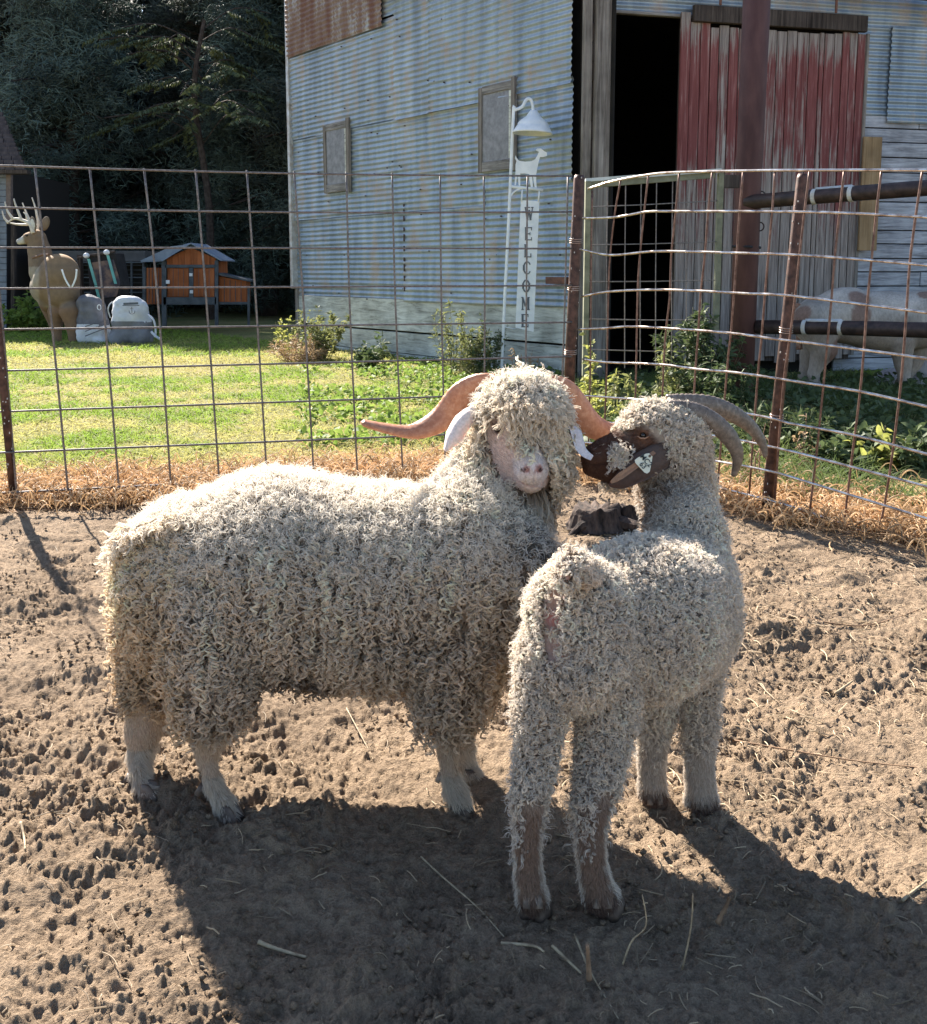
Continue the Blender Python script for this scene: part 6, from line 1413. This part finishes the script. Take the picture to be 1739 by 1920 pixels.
# ------------------------------------------------------------------ chicken coop
YK = 18.4
co = empty('chicken_coop', tuple(P(345, 612, YK)*np.array([1, 1, 0])), 'orange-brown wooden chicken coop with blue-grey roof and nesting box', 'coop')
ORW = woodmat('orange_wood', [(0.24, 0.075, 0.028), (0.35, 0.115, 0.045), (0.43, 0.155, 0.065)], grain=(16, 16, 0.8), bump=0.003)
CGR = simple('coop_grey', (0.055, 0.065, 0.075), (0.095, 0.11, 0.125), 9, 0.7); ROOFB = simple('coop_roof', (0.15, 0.19, 0.25), (0.23, 0.28, 0.34), 7, 0.6)
def pb(x0, y0, x1, y1, Yd, th, name, mat, par, bv=0.004):
    a_, c_ = P(x0, y0, Yd), P(x1, y1, Yd); o_ = plate([(x0, y0), (x1, y0), (x1, y1), (x0, y1)], Yd, th, name, mat, par); return bevel(o_, bv, 1)
b = MB(); a_ = P(309, 488, YK+0.05); c_ = P(405, 570, YK+0.05); b.box((a_+c_)/2+np.array([0, 0.5, 0]), ((c_[0]-a_[0])/2, 0, 0), (0, 0.5, 0), (0, 0, (a_[2]-c_[2])/2)); b.build('box_body', ORW, co)
for i in range(8):                                                                 # gable boards
    x0 = 312+i*11.6; x1 = x0+11.2; yt = lambda x: 486-(1-abs(x-358)/50)*22
    plate([(x0, yt(x0)), (x1, yt(x1)), (x1, 496), (x0, 496)], YK, 0.03, 'plank', ORW, co)
for xa, xb in ((315, 354), (363, 402)):
    d_ = pb(xa, 503, xb, 556, YK-0.01, 0.03, 'door', ORW, co)
    for i in range(1, 4): x = xa+(xb-xa)*i/4; pb(x-0.4, 504, x+0.4, 555, YK-0.014, 0.003, 'plank_joint', CGR, d_, 0.0005)
for bx in ((303, 488, 312, 612), (354.5, 500, 362.5, 558), (402.5, 488, 409, 612), (309, 496, 404, 502), (306, 557, 406, 571), (464, 540, 468, 610), (268, 500, 273, 590)): pb(*bx, YK-0.03, 0.05, 'frame_board', CGR, co)
for x, y in ((358, 515), (359, 547)): pb(x-3, y-3, x+3, y+3, YK-0.05, 0.02, 'latch', WHITE, co)
pb(311, 525, 318, 532, YK-0.05, 0.02, 'latch', WHITE, co)
plate([(410, 518), (462, 527), (462, 566), (410, 566)], YK+0.1, 0.35, 'nest_box', ORW, co)
for i in range(1, 5): pb(410+i*10.4, 521+i*1.6, 411+i*10.4, 565, YK+0.09, 0.008, 'plank_joint', CGR, co, 0.001)
plate([(408, 511), (468, 525), (468, 528), (408, 515)], YK+0.0, 0.55, 'nest_roof', CGR, co)
pb(408, 566, 466, 571, YK+0.06, 0.04, 'frame_board', CGR, co)
b = MB(); rl = [P(272, 493, YK-0.15), P(304, 489, YK-0.15), P(358, 459, YK-0.15), P(412, 490, YK-0.15)]; bk = np.array([0, 1.15, 0.0]); tk = UP*0.02
R1, R2, R3 = P(304, 490, YK-0.15), P(358, 457, YK-0.15), P(414, 489, YK-0.15)
b.add([R1, R2, R2+bk+np.array([-0.45, 0, 0]), R1+bk*1.0+np.array([-0.75, 0, 0.0]), R1+tk, R2+tk, R2+bk+tk+np.array([-0.45, 0, 0]), R1+bk+tk+np.array([-0.75, 0, 0])], [(0, 1, 2, 3), (4, 7, 6, 5), (0, 4, 5, 1), (1, 5, 6, 2), (2, 6, 7, 3), (3, 7, 4, 0)])
b.add([R2, R3, R3+bk, R2+bk, R2+tk, R3+tk, R3+bk+tk, R2+bk+tk], [(0, 1, 2, 3), (4, 7, 6, 5), (0, 4, 5, 1), (1, 5, 6, 2), (2, 6, 7, 3), (3, 7, 4, 0)]); b.build('roof', ROOFB, co)
plate([(262, 489), (320, 462), (358, 457), (304, 488)], YK-0.12, 0.03, 'roof_sheet', ROOFB, co)
plate([(275, 502), (303, 502), (303, 570), (275, 570)], YK+0.15, 0.03, 'side_wall', ORW, co)
for i in range(4): pb(279+i*6, 503, 280+i*6, 569, YK+0.14, 0.01, 'plank_joint', CGR, co, 0.001)
# wire run and low dark roof behind
rn = empty('wire_run', tuple(P(200, 605, 19.3)*np.array([1, 1, 0])), 'dark wire animal run with a low grey roof left of the coop', 'animal run')
pb(60, 470, 272, 490, 19.6, 1.2, 'roof', simple('dull_roof', (0.06, 0.063, 0.068), (0.10, 0.10, 0.105), 4, 0.8), rn)
for x in (70, 110, 150, 190, 230, 246, 268): pb(x-1.3, 490, x+1.3, 607, 19.3, 0.05, 'post', CGR, rn, 0.002)
for y in (492, 520, 548, 576, 602): pb(62, y-1, 272, y+1, 19.28, 0.03, 'rail', CGR, rn, 0.002)
for y in (497, 506, 514, 530, 539, 558, 567): pb(62, y-0.3, 272, y+0.3, 19.27, 0.006, 'wire', CGR, rn, 0.0)
pb(30, 485, 272, 604, 20.6, 0.1, 'back_board', simple('run_dark', (0.012, 0.012, 0.013), (0.03, 0.028, 0.027), 3, 0.9), rn)
# small grey shed at the left edge
sh_ = empty('shed', tuple(P(0, 620, 19.0)*np.array([1, 1, 0])), 'small grey shed with dark shingle roof at the left edge', 'shed')
SHG = simple('shed_boards', (0.13, 0.155, 0.19), (0.21, 0.24, 0.29), 5, 0.8); YH = 19.0
for i in range(26): pb(-160, 322+i*11.5, 12, 322+i*11.5+10.8, YH-0.012*(i % 2), 0.03, 'siding_board', SHG, sh_, 0.004)
pb(11, 322, 20, 420, YH-0.04, 0.1, 'corner_board', simple('shed_trim', (0.13, 0.10, 0.095), (0.20, 0.16, 0.15), 8, 0.8), sh_)
pb(20, 400, 27, 620, YH-0.02, 0.1, 'door_post', DWOOD, sh_)
plate([(-160, 622), (12, 622), (12, 318), (-160, 318)], YH+0.04, 3.0, 'walls', simple('shed_shaded', (0.022, 0.020, 0.02)), sh_)  # near-black walls, the shade on the shed's side put into the colour
SHI = simple('shingle', (0.045, 0.040, 0.045), (0.10, 0.085, 0.09), 10, 0.9)
for r_ in range(13):
    y1 = 318-r_*8.2; xr = 46-r_*3.4
    for k in range(7):
        x1 = xr-k*18-(r_ % 2)*9*0-RNG.uniform(0, 1.5); pb(x1-17, y1-10, x1, y1+RNG.uniform(-0.8, 0.8), YH-0.28+r_*0.13, 0.05, 'shingle', SHI, sh_, 0.0)
plate([(-160, 318), (50, 318), (50, 325), (-160, 325)], YH-0.3, 0.2, 'eave_board', DWOOD, sh_)

# ------------------------------------------------------------------ trees beyond the lawn
NEEDLE = []
for nm, tr in (('pine_needles', 0.12), ('dark_needles', 0.08)):
    NEEDLE.append(furmat(nm, tr, 0.6, dark=(0.7, 0.7, 0.7)))
TRUNK = simple('tree_bark', (0.030, 0.022, 0.018), (0.085, 0.065, 0.055), 12, 0.95, bump=0.02)
def pine(X, Y, h, R, label, seed, npuff=620, col=(0.052, 0.062, 0.046), nn_=64, pl=0.18, mat=None, low=0.6):
    rg_ = np.random.default_rng(seed); e = empty('pine_tree', (X, Y, 0), label, 'tree', 'pines behind the yard')
    b = MB(); tr_ = [np.array([X+rg_.normal(0, 0.08), Y+rg_.normal(0, 0.08), z]) for z in np.linspace(-0.1, h*0.96, 7)]; b.tube(spl(tr_, 3), list(np.linspace(0.24, 0.04, 19)), 9); b.build('trunk', TRUNK, e, True)
    b = MB(); PC = []; PS = []; nb_ = int(npuff/9)
    for i in range(nb_):
        z = low+(h-low)*(i+rg_.random())/nb_; a = rg_.uniform(0, 6.28); r_ = R*(1-0.75*(z/h)**1.4)*rg_.uniform(0.55, 1.15); tip = np.array([X+math.cos(a)*r_, Y+math.sin(a)*r_, z-0.12*r_+rg_.uniform(-0.3, 0.35)])
        p0_ = np.array([X, Y, z]); mid = (p0_+tip)/2+np.array([0, 0, 0.12*r_]); sp_ = spl([p0_, mid, tip], 4); b.tube(sp_, list(np.linspace(0.045, 0.012, len(sp_))), 4)
        for k in range(9):
            f_ = rg_.uniform(0.3, 1.05); q = p0_*(1-f_)+tip*f_+np.array([0, 0, 0.12*r_*4*f_*(1-f_)])+rg_.normal(0, 0.20+0.05*r_, 3); PC.append(q); PS.append(rg_.uniform(0.6, 1.35))
    b.build('limbs', TRUNK, e)
    PC = np.array(PC); PS = np.array(PS); k = len(PC); bri = 1.35*rg_.uniform(0.4, 1.6, k)*(0.7+0.9*fbm(PC[:, 0]*0.9, PC[:, 1]*0.9, PC[:, 2]*0.9, seed=seed))
    d = unit(rg_.normal(0, 1, (k, nn_, 3))*np.array([1, 1, 0.7])+np.array([0, 0, 0.35])); o_ = rg_.normal(0, 0.16, (k, nn_, 3))*PS[:, None, None]
    t = np.linspace(0, 1, 3)[None, None, :, None]; L_ = (pl*PS)[:, None, None, None]*rg_.uniform(0.6, 1.3, (k, nn_, 1, 1))
    pts = (PC[:, None]+o_)[:, :, None]+d[:, :, None]*L_*t; pts[..., 2] -= (L_[..., 0]*0.25*t[..., 0]**2)
    tint = np.clip(np.array(col)*bri[:, None, None]*rg_.uniform(0.7, 1.3, (k, nn_, 1)), 0, 1).reshape(-1, 3)
    rr = np.array([0.0085, 0.008, 0.004])[None]*np.ones((k*nn_, 1)); curves('crown', pts.reshape(-1, 3, 3), 3, rr, mat or NEEDLE[0], e, tint=tint, kind=None)
    return e
pine(-12.6, 27.5, 10.3, 3.2, 'dense blue-green pine at the far left, behind the small shed', 201, 900)
pine(-9.6, 25.2, 9.4, 2.9, 'big soft-needled pine above the deer target', 202, 1000, (0.056, 0.080, 0.066))
pine(-6.9, 28.0, 10.6, 3.0, 'tall dark pine left of the middle of the tree line', 203, 900, (0.038, 0.046, 0.034))
pine(-5.0, 25.4, 9.0, 2.6, 'pine with a pale puffy branch just above the wire fence', 204, 900, (0.056, 0.078, 0.062))
pine(-3.2, 24.6, 9.4, 2.5, 'dark pine closest to the corner of the metal barn', 205, 900, (0.042, 0.052, 0.038))
pine(-1.0, 28.5, 10.3, 3.0, 'pine standing partly behind the barn', 206, 600, (0.05, 0.07, 0.06))
pine(-15.5, 30.0, 10.5, 3.4, 'outermost pine at the left, partly outside the picture', 207, 500)
# far mass of wood closing the view
rgw = np.random.default_rng(300); n = 5200; Xw = rgw.uniform(-27, 6, n); Yw = rgw.uniform(30.5, 33.5, n); Zw = rgw.uniform(0, 11.3, n)
PCw = np.stack([Xw, Yw, Zw], -1); k, nn_ = n, 16; d = unit(rgw.normal(0, 1, (k, nn_, 3))); t = np.linspace(0, 1, 3)[None, None, :, None]
pts = (PCw[:, None]+rgw.normal(0, 0.25, (k, nn_, 3)))[:, :, None]+d[:, :, None]*0.5*t
tint = np.clip(np.array([0.030, 0.040, 0.034])*rgw.uniform(0.4, 1.5, (k, 1, 1))*np.ones((k, nn_, 3)), 0, 1).reshape(-1, 3)
curves('far_woods', pts.reshape(-1, 3, 3), 3, np.array([0.045, 0.05, 0.02])[None]*np.ones((k*nn_, 1)), NEEDLE[1], None, tint=tint, label='dark woods closing the view behind the pines')
bw = MB(); quad(bw, (-60, 34.5, -0.1), (9, 34.5, -0.1), (9, 34.5, 9.4), (-60, 34.5, 9.4)); bw.box((-26, 35.5, 4.6), (34, 0, 0), (0, 0.9, 0), (0, 0, 4.7))
tag(bw.build('far_thicket', simple('thicket', (0.010, 0.013, 0.011), (0.028, 0.034, 0.028), 3, 0.95)), kind='structure', label='dark mass of thicket behind the pines')
# a leafy branchy tree hanging in front of the pines
lt = empty('leafy_tree', (-5.9, 23.2, 0), 'young olive-green leafy tree with drooping fronds in front of the pines', 'tree'); rg_ = np.random.default_rng(77)
b = MB(); b.tube(spl([np.array([-5.9, 23.4, -0.1]), np.array([-5.8, 23.3, 2.5]), np.array([-6.0, 23.1, 5.0]), np.array([-5.7, 23.0, 6.6])], 5), list(np.linspace(0.11, 0.04, 16)), 7)
LP, LDr = [], []
for i in range(24):
    z = rg_.uniform(4.4, 6.9); a = rg_.uniform(0, 6.28); r_ = rg_.uniform(0.7, 2.0); p0_ = np.array([-5.85, 23.2, z-0.5]); tip = p0_+np.array([math.cos(a)*r_*1.2, math.sin(a)*r_*0.7-0.3, rg_.uniform(-0.4, 0.7)]); sp_ = spl([p0_, (p0_+tip)/2+UP*0.3, tip], 5); b.tube(sp_, 0.014, 4)
    for j in range(4):
        q = np.array(sp_[int(rg_.uniform(3, len(sp_)-1))]); dd = unit(np.array([math.cos(a+rg_.normal(0, 0.7)), math.sin(a)*0.5-0.2, -0.35])); fl_ = rg_.uniform(0.5, 0.8)
        for m_ in range(11):
            pq = q+dd*fl_*m_/11; sd = unit(np.cross(dd, UP))
            for sg in (-1, 1): LP.append(pq); LDr.append(sd*sg+dd*0.3-UP*0.25)
b.build('trunk', TRUNK, lt); LP = np.array(LP); n_ = len(LP); v_, f_ = leafmesh(LP, np.array(LDr), np.full(n_, 0.17)*rg_.uniform(0.6, 1.2, n_), np.full(n_, 0.028), rg_)
o_ = mk('crown', v_, f_, leafmat('frond', (0.05, 0.065, 0.03), (0.11, 0.13, 0.055), 0.15, 0.9), lt); o_['kind'] = 'stuff'
# low undergrowth at the foot of the trees
cover_ = rgw; n = 7000; X_ = rgw.uniform(-16, -1.5, n); Y_ = rgw.uniform(20.8, 24, n); P0 = np.stack([X_, Y_, np.abs(rgw.normal(0, 0.35, n))], -1); keep = ~barn_side(X_, Y_); P0 = P0[keep]; D_ = rgw.normal(0, 1, P0.shape); v_, f_ = leafmesh(P0, D_, np.full(len(P0), 0.16), np.full(len(P0), 0.035), rgw)
tag(mk('undergrowth', v_, f_, LD), kind='stuff', label='dark undergrowth at the foot of the trees')
